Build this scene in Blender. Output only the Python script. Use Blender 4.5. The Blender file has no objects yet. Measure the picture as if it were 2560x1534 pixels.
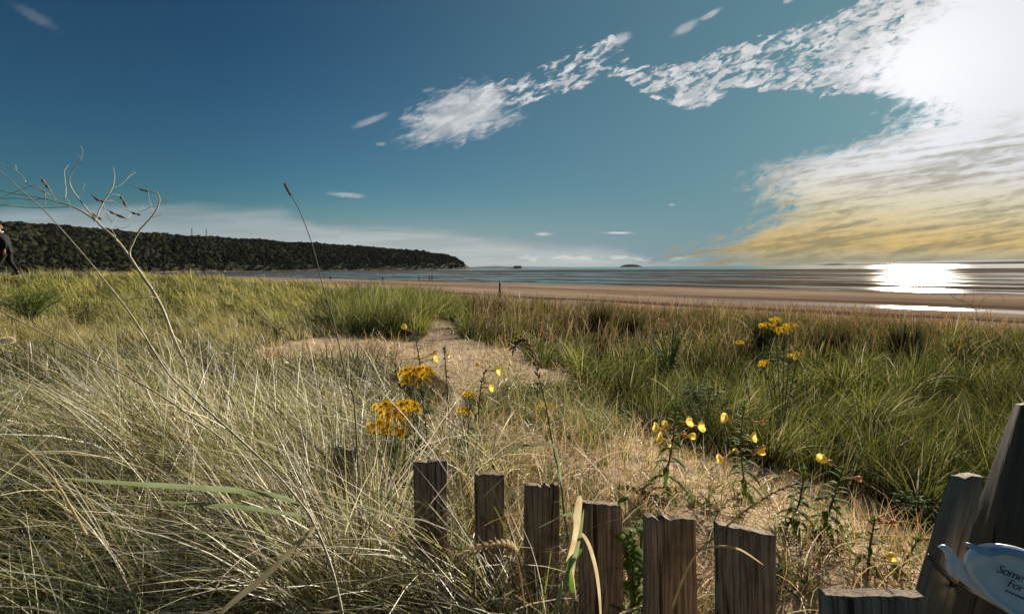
import bpy, math, random
import numpy as np
from mathutils import Vector, Matrix

random.seed(7)
rng = np.random.default_rng(7)
SC = bpy.context.scene
COL = SC.collection

# ------------------------------------------------------------------ camera
EYE = 4.2                      # eye height above the beach (beach is z = 0)
F = 1200.0                     # focal length in pixels of a 2560-wide frame
HOR = 669.0                    # row of the horizon at the middle column
ROLL = math.atan(0.0085)
CR, SR = math.cos(ROLL), math.sin(ROLL)
RIGHT = Vector((CR, 0, -SR)); UP = Vector((SR, 0, CR)); FWD = Vector((0, 1, 0))
cam = bpy.data.cameras.new('camera')
cam.sensor_width = 36; cam.lens = 36 * F / 2560
cam.shift_y = -(767 - HOR) / 2560
cam.clip_start = 0.02; cam.clip_end = 80000
co = bpy.data.objects.new('camera', cam); COL.objects.link(co)
m = Matrix.Identity(4)
for i in range(3):
    m[i][0] = RIGHT[i]; m[i][1] = UP[i]; m[i][2] = -FWD[i]
m[2][3] = EYE
co.matrix_world = m
SC.camera = co

def P(px, py, Y):
    """world point at depth Y seen at photo pixel (px, py)"""
    a = (px - 1280) / F; b = (HOR - py) / F
    return Vector((Y * (CR * a + SR * b), Y, EYE + Y * (-SR * a + CR * b)))

def project(X, Y, Z):
    z = Z - EYE
    a = (X * CR - z * SR) / Y; b = (X * SR + z * CR) / Y
    return 1280 + a * F, HOR - b * F

# ------------------------------------------------------------------ world
SUN_U, SUN_V = (2290 - 1280) / F, (HOR - 190) / F
SUN_AZ = math.atan2(SUN_U, 1.0)
SUN_EL = math.atan2(SUN_V, math.hypot(SUN_U, 1.0))
SUN_DIR = Vector((math.sin(SUN_AZ) * math.cos(SUN_EL), math.cos(SUN_AZ) * math.cos(SUN_EL), math.sin(SUN_EL)))
world = bpy.data.worlds.new('World'); SC.world = world
world.use_nodes = True
SC.view_settings.view_transform = 'Standard'
SC.view_settings.look = 'None'
SC.view_settings.exposure = 0.9
SC.view_settings.gamma = 1.0

class X_:
    """a float socket with operators: writes Math nodes"""
    nt = None
    def __init__(s, sock): s.s = sock
    @staticmethod
    def op(kind, *a, clamp=False):
        n = X_.nt.nodes.new('ShaderNodeMath'); n.operation = kind; n.use_clamp = clamp
        for i, v in enumerate(a):
            if isinstance(v, X_): X_.nt.links.new(v.s, n.inputs[i])
            else: n.inputs[i].default_value = float(v)
        return X_(n.outputs[0])
    def __add__(s, o): return X_.op('ADD', s, o)
    __radd__ = __add__
    def __sub__(s, o): return X_.op('SUBTRACT', s, o)
    def __rsub__(s, o): return X_.op('SUBTRACT', o, s)
    def __mul__(s, o): return X_.op('MULTIPLY', s, o)
    __rmul__ = __mul__
    def __truediv__(s, o): return X_.op('DIVIDE', s, o)
    def __pow__(s, o): return X_.op('POWER', s, o)
def xmax(a, b): return X_.op('MAXIMUM', a, b)
def xmin(a, b): return X_.op('MINIMUM', a, b)
def clamp01(a): return X_.op('ADD', a, 0.0, clamp=True)
def ss(a, lo, hi):
    """smoothstep"""
    n = X_.nt.nodes.new('ShaderNodeMapRange'); n.interpolation_type = 'SMOOTHSTEP'
    X_.nt.links.new(a.s, n.inputs[0])
    for i, v in ((1, lo), (2, hi)):
        if isinstance(v, X_): X_.nt.links.new(v.s, n.inputs[i])
        else: n.inputs[i].default_value = v
    n.inputs[3].default_value = 0; n.inputs[4].default_value = 1
    return X_(n.outputs[0])
def comb(x, y, z):
    n = X_.nt.nodes.new('ShaderNodeCombineXYZ')
    for i, v in enumerate((x, y, z)):
        if isinstance(v, X_): X_.nt.links.new(v.s, n.inputs[i])
        else: n.inputs[i].default_value = v
    return n.outputs[0]
def noise(vec, scale, detail=4, rough=0.55, dist=0.0, out=0):
    n = X_.nt.nodes.new('ShaderNodeTexNoise')
    n.inputs['Scale'].default_value = scale; n.inputs['Detail'].default_value = detail
    n.inputs['Roughness'].default_value = rough; n.inputs['Distortion'].default_value = dist
    X_.nt.links.new(vec, n.inputs['Vector'])
    return X_(n.outputs[0])
def curve(x, pts, x0, x1, y0, y1):
    n = X_.nt.nodes.new('ShaderNodeFloatCurve')
    c = n.mapping.curves[0]
    pp = [((a - x0) / (x1 - x0), (b - y0) / (y1 - y0)) for a, b in pts]
    while len(c.points) < len(pp): c.points.new(0.5, 0.5)
    for q, (a, b) in zip(c.points, pp):
        q.location = (min(1, max(0, a)), min(1, max(0, b))); q.handle_type = 'VECTOR'
    n.mapping.update()
    xx = (x - x0) / (x1 - x0)
    X_.nt.links.new(clamp01(xx).s, n.inputs['Value'])
    return X_(n.outputs[0]) * (y1 - y0) + y0
def mixc(fac, a, b):
    n = X_.nt.nodes.new('ShaderNodeMix'); n.data_type = 'RGBA'
    if isinstance(fac, X_): X_.nt.links.new(fac.s, n.inputs[0])
    else: n.inputs[0].default_value = fac
    for k, v in ((6, a), (7, b)):
        if isinstance(v, (tuple, list)): n.inputs[k].default_value = (*v[:3], 1)
        else: X_.nt.links.new(v, n.inputs[k])
    return n.outputs[2]
def scalec(c, f):
    n = X_.nt.nodes.new('ShaderNodeVectorMath'); n.operation = 'SCALE'
    if isinstance(c, (tuple, list)): n.inputs[0].default_value = c[:3]
    else: X_.nt.links.new(c, n.inputs[0])
    if isinstance(f, X_): X_.nt.links.new(f.s, n.inputs['Scale'])
    else: n.inputs['Scale'].default_value = f
    return n.outputs[0]
def srgb(r, g, b):
    k = 2 ** -SC.view_settings.exposure
    return tuple(k * ((v / 255 + 0.055) / 1.055) ** 2.4 for v in (r, g, b))

SKY_STRENGTH = 0.1
def build_world():
    nt = world.node_tree; nt.nodes.clear(); X_.nt = nt
    out = nt.nodes.new('ShaderNodeOutputWorld'); bg = nt.nodes.new('ShaderNodeBackground')
    nt.links.new(bg.outputs[0], out.inputs[0]); bg.inputs[1].default_value = SKY_STRENGTH
    sky = nt.nodes.new('ShaderNodeTexSky'); sky.sky_type = 'NISHITA'; sky.sun_disc = False
    sky.sun_elevation = SUN_EL; sky.sun_rotation = SUN_AZ
    sky.air_density = 1.0; sky.dust_density = 0.6; sky.ozone_density = 2.0
    tc = nt.nodes.new('ShaderNodeTexCoord')
    sep = nt.nodes.new('ShaderNodeSeparateXYZ'); nt.links.new(tc.outputs['Generated'], sep.inputs[0])
    dx, dy, dz = (X_(sep.outputs[i]) for i in range(3))
    yy = xmax(dy, 0.12)
    u = dx / yy; v = dz / yy                                   # bearing and height on the sky
    px = u * F + 1280.0; py = HOR - (v * F) + u * (0.0085 * F) * -1.0
    front = ss(dy, 0.12, 0.3)
    dsun = dx * SUN_DIR.x + dy * SUN_DIR.y + dz * SUN_DIR.z
    # deeper, slightly teal blue: contrast of the sky itself
    g = nt.nodes.new('ShaderNodeGamma'); g.inputs[1].default_value = 1.35
    nt.links.new(scalec(sky.outputs[0], 0.1), g.inputs[0])
    t = nt.nodes.new('ShaderNodeVectorMath'); t.operation = 'MULTIPLY'
    nt.links.new(g.outputs[0], t.inputs[0]); t.inputs[1].default_value = (0.19, 0.345, 0.365)
    base = scalec(t.outputs[0], 1.0 - 0.62 * clamp01((dsun - 0.45) / 0.55) ** 1.5)
    W = lambda f, pts: curve(px, pts, -100, 2660, -120, 720)
    A25 = math.radians(24); ca, sa = math.cos(A25), math.sin(A25)
    along = px * ca - py * sa; across = px * sa + py * ca
    cell = noise(comb(along * 0.022, across * 0.056, 0.0), 1.0, 5, 0.60, 0.6)
    fine = noise(comb(along * 0.03, across * 0.07, 3.0), 1.0, 4, 0.6, 0.8)
    big = noise(comb(along * 0.0028, across * 0.006, 5.0), 1.0, 3, 0.5, 0.4)
    tex = cell * 0.52 + fine * 0.22 + big * 0.26
    # band of cirrocumulus rising to the right
    up = W(0, [(1060, 345), (1110, 250), (1230, 195), (1330, 160), (1450, 105), (1540, 70), (1590, 150), (1700, 145), (1800, 105), (1900, 75), (2000, 45), (2100, -5), (2200, -60), (2660, -110)])
    lo = W(0, [(1060, 345), (1110, 345), (1240, 300), (1330, 268), (1450, 242), (1550, 205), (1600, 240), (1700, 290), (1780, 280), (1850, 240), (2000, 250), (2100, 262), (2200, 262), (2300, 270), (2660, 330)])
    mid = (up + lo) * 0.5; half = xmax((lo - up) * 0.5, 4.0)
    prof = 1.0 - X_.op('ABSOLUTE', py - mid) / half
    inb = ss(px, 1030, 1130)
    dens = curve(px, [(1000, .04), (1300, .05), (1540, .06), (1590, .045), (1700, .085), (1900, .09), (2060, .10), (2200, .14), (2660, .2)], 1000, 2660, 0, 1)
    band = ss(tex + ss(prof, -0.25, 0.40) * 0.40 + dens - 0.42, 0.495, 0.59) * ss(prof, -0.35, 0.05) * inb
    # the soft solid head of the band
    hx = (px - 1165) * 0.93 - (py - 278) * 0.36; hy = (px - 1165) * 0.36 + (py - 278) * 0.93
    hr = X_.op('SQRT', (hx / 140) ** 2.0 + (hy / 62) ** 2.0)
    head = ss(1.18 - hr + (tex - 0.5) * 2.6 + (big - 0.5) * 1.6, 0.0, 0.75) * 0.84
    # bright sheet and striped deck on the right
    ledge = curve(py, [(-120, 2480), (0, 2330), (90, 2200), (170, 2110), (235, 2190), (262, 2285), (300, 2262), (335, 2200), (372, 2090), (402, 1960), (436, 1885), (480, 1905), (530, 1945), (566, 1880), (596, 1780), (628, 1690), (665, 1600)], -120, 700, 1500, 2600)
    dtop = px - ledge
    A9 = math.radians(9); cb, sb = math.cos(A9), math.sin(A9)
    al2 = px * cb - py * sb; ac2 = px * sb + py * cb
    warp = noise(comb(al2 * 0.004, ac2 * 0.01, 2.0), 1.0, 3, 0.5)
    st1 = noise(comb(al2 * 0.0024, ac2 * 0.034, 7.0), 1.0, 5, 0.6, 0.5)
    st2 = noise(comb(al2 * 0.013, ac2 * 0.085, 9.0), 1.0, 4, 0.6, 0.5)
    deck = ss(dtop + (tex - 0.5) * 620.0 + (st2 - 0.5) * 160.0, -60, 120)
    lowgap = ss(st1 * 0.7 + st2 * 0.3 + ss(px, 1700, 2150) * 0.25, 0.44, 0.60)
    deck = deck * (1.0 - (1.0 - lowgap) * ss(py, 470, 600) * 0.9)
    # grey low bank over the headland and horizon
    bup = W(0, [(-100, 515), (200, 505), (430, 500), (700, 516), (800, 556), (1000, 560), (1160, 578), (1350, 602), (1560, 616), (1640, 650), (2660, 660)])
    bank = ss(py - bup + (noise(comb(px * 0.006, py * 0.03, 1.0), 1.0, 4, 0.55) - 0.5) * 46.0, -4, 26)
    bank = bank * (0.74 + 0.26 * ss(noise(comb(px * 0.003, py * 0.04, 4.0), 1.0, 4, 0.55), 0.35, 0.7)) * ss(1900.0 - px, 0, 500)
    # little clouds along the sea horizon, single wisps
    cu = ss(noise(comb(px * 0.02, py * 0.055, 11.0), 1.0, 4, 0.6) - X_.op('ABSOLUTE', py - 645) / 60, 0.42, 0.55) * ss(px, 1150, 1350) * ss(1780.0 - px, 0, 120)
    def wisp(cx, cy, w, h, tilt, a):
        c, s = math.cos(tilt), math.sin(tilt)
        ex = (px - cx) * c - (py - cy) * s; ey = (px - cx) * s + (py - cy) * c
        r = X_.op('SQRT', (ex / w) ** 2.0 + (ey / h) ** 2.0)
        return ss(1.0 - r + (tex - 0.5) * 1.6, 0.0, 0.8) * a
    w = None
    for a in ((865, 487, 60, 9, -.06, .5), (925, 303, 62, 11, .35, .45), (1027, 294, 34, 10, .15, .5), (1545, 582, 52, 4, 0, .8), (955, 360, 16, 6, 0, .35),
              (1075, 225, 24, 7, .2, .25), (1680, 512, 10, 3, 0, .8), (1555, 100, 40, 18, .5, .6), (1720, 70, 50, 14, .5, .55), (1780, 38, 40, 10, .5, .55), (1975, 3, 16, 8, .3, .7), (90, 40, 90, 20, -.5, .12), (1300, 90, 20, 8, .5, .0), (1360, 585, 30, 6, 0, .6)):
        q = wisp(*a); w = q if w is None else xmax(w, q)
    # ---- colours
    near = ss(dsun, math.cos(math.radians(34)), math.cos(math.radians(5)))
    haze = ss(v, 0.22, -0.01)                                    # paler air towards the horizon
    pale = mixc(ss(px, 300, 1500), srgb(118, 144, 152), srgb(172, 180, 176))
    pale = mixc(ss(px, 1500, 2300), pale, srgb(176, 170, 140))
    col = mixc(xmin(haze * haze * 1.15, 0.95), base, pale)
    col = mixc(ss(v, 0.5, 0.05) * ss(px, 300, 2300) * 0.6, col, srgb(110, 143, 160))
    col = mixc(clamp01((dsun - 0.35) / 0.65) ** 2.0 * 0.75, col, srgb(100, 140, 156))
    # bank
    bankc = mixc(ss(py, 480, 650), srgb(122, 144, 152), srgb(176, 182, 182))
    bankc = scalec(bankc, 1.0 + 0.16 * ss(noise(comb(px * .004, py * .05, 14.0), 1.0, 4, .55), .42, .62))
    col = mixc(bank * front, col, bankc)
    col = mixc(cu * front * 0.7, col, srgb(214, 214, 208))
    # band
    shade = ss(noise(comb(along * 0.02 + 0.15, across * 0.05 + 0.3, 0.5), 1.0, 4, 0.6), 0.35, 0.65)
    bandc = mixc(shade * 0.75, srgb(226, 226, 226), srgb(168, 176, 182))
    bandc = scalec(bandc, near * 0.03 + 0.95)
    col = mixc(xmax(xmax(band, head), w) * front, col, bandc)
    # deck: white near the sun, cream, then ochre and olive towards the horizon; thick parts dark
    thick = ss(st1 * 0.52 + st2 * 0.26 + tex * 0.22 + (1.0 - near) * 0.05, 0.43, 0.60) * ss(py + (warp - 0.5) * 240.0, 270, 390)
    lit = mixc(ss(py, 380, 560), srgb(226, 228, 234), srgb(222, 208, 168))
    lit = mixc(ss(py, 520, 610) * (1.0 - ss(py, 615, 650)), lit, srgb(218, 188, 124))
    lit = mixc(ss(py, 610, 660), lit, srgb(160, 152, 122))
    dark = mixc(ss(py, 420, 640), srgb(150, 146, 128), srgb(128, 124, 98))
    dk = mixc(thick * 0.75, lit, dark)
    dk = scalec(dk, near * ss(py, 470, 250) * 0.05 + 0.98)
    col = mixc(deck * front, col, dk)
    # glare round the sun, in the thin cloud
    glow = X_.op('POWER', xmax(dsun, 0.0), 160.0)
    nadd = nt.nodes.new('ShaderNodeVectorMath'); nadd.operation = 'ADD'
    nt.links.new(col, nadd.inputs[0]); nt.links.new(scalec((1.0, 0.98, 0.92), glow * 0.10 * (deck * 0.98 + 0.02)), nadd.inputs[1])
    nt.links.new(scalec(nadd.outputs[0], 1.0 / SKY_STRENGTH), bg.inputs[0])
build_world()

sun = bpy.data.lights.new('sun', 'SUN'); sun.energy = 5.0; sun.angle = math.radians(0.6); sun.color = (1.0, 0.90, 0.76)
so = bpy.data.objects.new('sun', sun); COL.objects.link(so)
so.rotation_euler = (-SUN_DIR).to_track_quat('-Z', 'Y').to_euler()

# ------------------------------------------------------------------ helpers
def tag(o, label=None, cat=None, group=None, kind=None):
    if label: o['label'] = label
    if cat: o['category'] = cat
    if group: o['group'] = group
    if kind: o['kind'] = kind
    return o

def thing(name, loc, label, cat, group=None):
    o = bpy.data.objects.new(name, None); COL.objects.link(o)
    o.location = loc; o.empty_display_size = 0.1
    return tag(o, label, cat, group)

def mesh_np(name, V, Fq, mats, smooth=True, cols=None, midx=None):
    me = bpy.data.meshes.new(name)
    V = np.asarray(V, np.float32)
    me.vertices.add(len(V)); me.vertices.foreach_set('co', V.ravel())
    Fq = np.asarray(Fq, np.int32)
    k = Fq.shape[1]
    me.loops.add(Fq.size); me.loops.foreach_set('vertex_index', Fq.ravel())
    me.polygons.add(len(Fq)); me.polygons.foreach_set('loop_start', np.arange(0, Fq.size, k, dtype=np.int32))
    me.polygons.foreach_set('use_smooth', np.full(len(Fq), smooth))
    if midx is not None: me.polygons.foreach_set('material_index', np.asarray(midx, np.int32))
    for mm in (mats if isinstance(mats, (list, tuple)) else [mats]): me.materials.append(mm)
    if cols is not None:
        a = me.attributes.new('tint', 'FLOAT_COLOR', 'POINT')
        c = np.ones((len(V), 4), np.float32); c[:, :3] = cols
        a.data.foreach_set('color', c.ravel())
    me.update(calc_edges=True)
    return me

def link(name, me, parent=None):
    o = bpy.data.objects.new(name, me); COL.objects.link(o)
    if parent is not None: o.parent = parent
    return o

class MB:
    """collects tubes, ribbons, blobs into one mesh; points are world points, stored relative to an origin"""
    def __init__(s, origin=(0, 0, 0)):
        s.v = []; s.f = []; s.m = []; s.o = Vector(origin)
    def add(s, vs, fs, mi=0):
        b = len(s.v)
        s.v += [Vector(v) - s.o for v in vs]
        s.f += [tuple(b + i for i in f) for f in fs]; s.m += [mi] * len(fs)
    def tube(s, pts, rad, n=6, mi=0, cap=True):
        pts = [Vector(p) for p in pts]
        if not isinstance(rad, (list, tuple)): rad = [rad] * len(pts)
        vs, fs = [], []
        prev = None
        for i, p in enumerate(pts):
            d = (pts[min(i + 1, len(pts) - 1)] - pts[max(i - 1, 0)])
            if d.length < 1e-9: d = Vector((0, 0, 1))
            d.normalize()
            if prev is None:
                a = Vector((0, 0, 1)) if abs(d.z) < .9 else Vector((1, 0, 0))
                x = d.cross(a).normalized()
            else:
                x = (prev - d * prev.dot(d)).normalized()
            prev = x; y = d.cross(x)
            for k in range(n):
                t = 2 * math.pi * k / n
                vs.append(p + (x * math.cos(t) + y * math.sin(t)) * rad[i])
        for i in range(len(pts) - 1):
            for k in range(n):
                a = i * n + k; b = i * n + (k + 1) % n
                fs.append((a, b, b + n, a + n))
        if cap:
            fs.append(tuple(range(n - 1, -1, -1))); fs.append(tuple(range((len(pts) - 1) * n, len(pts) * n)))
        s.add(vs, fs, mi)
    def ribbon(s, pts, wid, side, mi=0, fold=0.0):
        """leaf: a strip along pts, wid a list of half widths, side a vector; a shallow fold down the middle"""
        pts = [Vector(p) for p in pts]; vs, fs = [], []
        for i, p in enumerate(pts):
            d = (pts[min(i + 1, len(pts) - 1)] - pts[max(i - 1, 0)]).normalized()
            w = (Vector(side) - d * Vector(side).dot(d)).normalized()
            nrm = d.cross(w)
            vs += [p - w * wid[i] + nrm * fold * wid[i], p, p + w * wid[i] + nrm * fold * wid[i]]
        for i in range(len(pts) - 1):
            a = i * 3
            fs += [(a, a + 1, a + 4, a + 3), (a + 1, a + 2, a + 5, a + 4)]
        s.add(vs, fs, mi)
    def ball(s, c, r, axis=None, seg=8, rings=5, mi=0, jit=0.0, taper=0.0):
        """ellipsoid: r = (rx, ry, rz), its z along axis"""
        c = Vector(c); r = (r, r, r) if not isinstance(r, (tuple, list)) else r
        q = Vector((0, 0, 1)).rotation_difference(Vector(axis)) if axis is not None else None
        vs, fs = [], []
        for i in range(rings + 1):
            t = math.pi * i / rings
            for k in range(seg):
                p = 2 * math.pi * k / seg
                j = 1 + random.uniform(-jit, jit)
                e = max(math.sin(t), 0.001) * (1 - taper * math.cos(math.pi - t))
                x = Vector((r[0] * e * math.cos(p), r[1] * e * math.sin(p), -r[2] * math.cos(t))) * j
                if q: x = q @ x
                vs.append(c + x)
        for i in range(rings):
            for k in range(seg):
                a = i * seg + k; b = i * seg + (k + 1) % seg
                fs.append((a, b, b + seg, a + seg))
        s.add(vs, fs, mi)
    def box(s, c, h, R=None, mi=0):
        c = Vector(c); vs = []
        for sx in (-1, 1):
            for sy in (-1, 1):
                for sz in (-1, 1):
                    v = Vector((sx * h[0], sy * h[1], sz * h[2]))
                    vs.append(c + (R @ v if R else v))
        s.add(vs, [(0, 1, 3, 2), (4, 6, 7, 5), (0, 4, 5, 1), (2, 3, 7, 6), (0, 2, 6, 4), (1, 5, 7, 3)], mi)
    def mesh(s, name, mats, smooth=True):
        me = bpy.data.meshes.new(name)
        me.from_pydata([tuple(v) for v in s.v], [], s.f)
        for mm in (mats if isinstance(mats, (list, tuple)) else [mats]): me.materials.append(mm)
        me.polygons.foreach_set('material_index', s.m)
        me.polygons.foreach_set('use_smooth', [smooth] * len(s.f))
        me.update()
        return me
    def build(s, name, mats, parent=None, smooth=True):
        return link(name, s.mesh(name, mats, smooth), parent)

def spline(pts, n):
    """Catmull-Rom through pts (Vectors), n samples per span"""
    pts = [Vector(p) for p in pts]
    out = []
    for i in range(len(pts) - 1):
        p0 = pts[max(i - 1, 0)]; p1 = pts[i]; p2 = pts[i + 1]; p3 = pts[min(i + 2, len(pts) - 1)]
        for k in range(n):
            t = k / n
            out.append(0.5 * ((2 * p1) + (p2 - p0) * t + (2 * p0 - 5 * p1 + 4 * p2 - p3) * t * t + (3 * p1 - p0 - 3 * p2 + p3) * t ** 3))
    out.append(pts[-1])
    return out
def lerps(vals, n):
    out = []
    for i in range(len(vals) - 1):
        out += [vals[i] + (vals[i + 1] - vals[i]) * k / n for k in range(n)]
    return out + [vals[-1]]

# ------------------------------------------------------------------ materials
def newmat(name):
    mt = bpy.data.materials.new(name); mt.use_nodes = True
    nt = mt.node_tree; nt.nodes.clear(); X_.nt = nt
    o = nt.nodes.new('ShaderNodeOutputMaterial')
    return mt, nt, o
def princ(nt, o, col, rough=0.8, spec=0.3, bump=None, bstr=0.3, bdist=0.01):
    b = nt.nodes.new('ShaderNodeBsdfPrincipled')
    if isinstance(col, (tuple, list)): b.inputs['Base Color'].default_value = (*col[:3], 1)
    else: nt.links.new(col, b.inputs['Base Color'])
    if isinstance(rough, X_): nt.links.new(rough.s, b.inputs['Roughness'])
    else: b.inputs['Roughness'].default_value = rough
    if isinstance(spec, X_): nt.links.new(spec.s, b.inputs['Specular IOR Level'])
    else: b.inputs['Specular IOR Level'].default_value = spec
    if bump is not None:
        n = nt.nodes.new('ShaderNodeBump'); n.inputs['Strength'].default_value = bstr; n.inputs['Distance'].default_value = bdist
        nt.links.new(bump.s, n.inputs['Height']); nt.links.new(n.outputs[0], b.inputs['Normal'])
    nt.links.new(b.outputs[0], o.inputs[0])
    return b
def sheen(nt, o, b, amount, rough, bump=None, bstr=.2, bdist=.2, ior=1.33):
    g = nt.nodes.new('ShaderNodeBsdfGlossy'); g.distribution = 'BECKMANN'; g.inputs['Color'].default_value = (1, .96, .90, 1)
    
    if isinstance(rough, X_): nt.links.new(rough.s, g.inputs['Roughness'])
    else: g.inputs['Roughness'].default_value = rough
    f = nt.nodes.new('ShaderNodeFresnel'); f.inputs[0].default_value = ior
    if bump is not None:
        n = nt.nodes.new('ShaderNodeBump'); n.inputs['Strength'].default_value = bstr; n.inputs['Distance'].default_value = bdist
        nt.links.new(bump.s, n.inputs['Height']); nt.links.new(n.outputs[0], g.inputs['Normal'])
    k = X_(f.outputs[0]) * amount
    mx = nt.nodes.new('ShaderNodeMixShader'); nt.links.new(k.s, mx.inputs[0])
    nt.links.new(b.outputs[0], mx.inputs[1]); nt.links.new(g.outputs[0], mx.inputs[2]); nt.links.new(mx.outputs[0], o.inputs[0])
def coords(nt, kind='Object'):
    t = nt.nodes.new('ShaderNodeTexCoord'); return t.outputs[kind]
def simple(name, a, b, scale=20, rough=0.8, spec=0.25, bstr=0.0, trans=0.0, detail=4):
    mt, nt, o = newmat(name)
    nz = noise(coords(nt), scale, detail)
    c = mixc(ss(nz, 0.35, 0.65), a, b)
    p = princ(nt, o, c, rough, spec, nz if bstr else None, bstr, 0.01)
    if trans:
        tr = nt.nodes.new('ShaderNodeBsdfTranslucent'); nt.links.new(c, tr.inputs[0])
        mx = nt.nodes.new('ShaderNodeMixShader'); mx.inputs[0].default_value = trans
        nt.links.new(p.outputs[0], mx.inputs[1]); nt.links.new(tr.outputs[0], mx.inputs[2]); nt.links.new(mx.outputs[0], o.inputs[0])
    return mt
def blade_mat(name, trans=0.5, gloss=0.05, rough=0.42):
    mt, nt, o = newmat(name)
    at = nt.nodes.new('ShaderNodeAttribute'); at.attribute_name = 'tint'
    d = nt.nodes.new('ShaderNodeBsdfDiffuse'); tr = nt.nodes.new('ShaderNodeBsdfTranslucent'); g = nt.nodes.new('ShaderNodeBsdfGlossy')
    nt.links.new(at.outputs['Color'], d.inputs[0]); nt.links.new(at.outputs['Color'], tr.inputs[0])
    g.inputs['Roughness'].default_value = rough; g.inputs[0].default_value = (1, 1, 1, 1)
    m1 = nt.nodes.new('ShaderNodeMixShader'); m1.inputs[0].default_value = trans
    nt.links.new(d.outputs[0], m1.inputs[1]); nt.links.new(tr.outputs[0], m1.inputs[2])
    m2 = nt.nodes.new('ShaderNodeMixShader'); m2.inputs[0].default_value = gloss
    nt.links.new(m1.outputs[0], m2.inputs[1]); nt.links.new(g.outputs[0], m2.inputs[2]); nt.links.new(m2.outputs[0], o.inputs[0])
    return mt
MAT = {}
MAT['grass'] = blade_mat('grass_blade')
MAT['matgrass'] = blade_mat('matt_blade', .5, .025, .5)
MAT['straw'] = simple('dry_straw', (.62, .52, .32), (.48, .37, .20), 30, .6, .2, 0, .5)
MAT['palestem'] = simple('bleached_stem', (.55, .47, .34), (.40, .32, .20), 40, .7, .3)
MAT['darkstem'] = simple('brown_stem', (.10, .07, .04), (.17, .12, .06), 60, .7, .3)
MAT['greenstem'] = simple('green_stem', (.07, .11, .03), (.12, .14, .05), 40, .6, .3)
MAT['redstem'] = simple('reddish_stem', (.16, .07, .035), (.10, .09, .03), 40, .6, .3)
MAT['leaf'] = simple('green_leaf', (.075, .15, .022), (.15, .22, .035), 30, .75, .12, 0, .45)
MAT['darkleaf'] = simple('grey_green_leaf', (.045, .075, .03), (.085, .115, .05), 30, .8, .1, 0, .35)
MAT['reedleaf'] = simple('reed_leaf', (.32, .37, .20), (.25, .30, .13), 14, .5, .3, 0, .4)
MAT['petal'] = simple('yellow_petal', (.92, .78, .22), (.88, .67, .13), 60, .6, .15, 0, .5)
MAT['raypetal'] = simple('golden_petal', (.93, .64, .03), (.88, .50, .015), 60, .65, .12, 0, .45)
MAT['disc'] = simple('orange_disc', (.55, .25, .015), (.40, .16, .01), 300, .8, .2)
MAT['calyx'] = simple('pink_calyx', (.50, .22, .10), (.38, .24, .08), 60, .6, .3, 0, .4)
MAT['wilted'] = simple('wilted_petal', (.62, .30, .08), (.60, .38, .22), 60, .7, .2, 0, .45)
MAT['seedbrown'] = simple('brown_pod', (.16, .09, .05), (.24, .15, .08), 80, .8, .2)
MAT['ear'] = simple('ripe_ear', (.86, .77, .56), (.78, .62, .38), 45, .65, .2, 0, .6)
MAT['earbrown'] = simple('brown_ear', (.55, .34, .18), (.30, .16, .08), 60, .7, .2, 0, .4)
MAT['blackcloth'] = simple('black_jacket', (.012, .012, .013), (.02, .019, .018), 30, .85, .2)
MAT['darkcloth'] = simple('dark_trousers', (.022, .018, .017), (.034, .028, .026), 40, .9, .15)
MAT['skin'] = simple('skin', (.50, .28, .19), (.45, .24, .16), 30, .6, .3)
MAT['tancap'] = simple('tan_wool', (.30, .19, .11), (.22, .13, .07), 200, .95, .1, .3)
MAT['whitecloth'] = simple('white_cloth', (.75, .74, .72), (.65, .64, .62), 30, .85, .2)
MAT['redcloth'] = simple('maroon_cloth', (.16, .012, .018), (.11, .01, .012), 30, .8, .2)
MAT['wire'] = simple('rusty_wire', (.06, .045, .035), (.11, .07, .045), 120, .6, .4)
MAT['ceramic'] = simple('pale_glaze', (.74, .76, .77), (.80, .80, .79), 30, .4, .4, .08)
MAT['blueglaze'] = simple('blue_glaze', (.22, .40, .56), (.30, .46, .58), 30, .35, .5, .05)
MAT['ink'] = simple('dark_lettering', (.012, .012, .014), (.02, .02, .022), 50, .6, .3)
MAT['steel'] = simple('mast_steel', (.10, .10, .11), (.14, .14, .14), 10, .6, .3)
MAT['stonewall'] = simple('pale_masonry', (.26, .24, .21), (.20, .18, .16), .4, .9, .2)
MAT['limeleaf'] = simple('lime_leaf', (.20, .29, .04), (.27, .34, .07), 30, .75, .12, 0, .6)
MAT['fluff'] = simple('cream_fluff', (.82, .74, .58), (.74, .64, .48), 60, .9, .1, 0, .4)
MAT['brownleaf'] = simple('rusty_leaf', (.20, .11, .03), (.28, .17, .05), 40, .7, .2, 0, .35)
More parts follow.
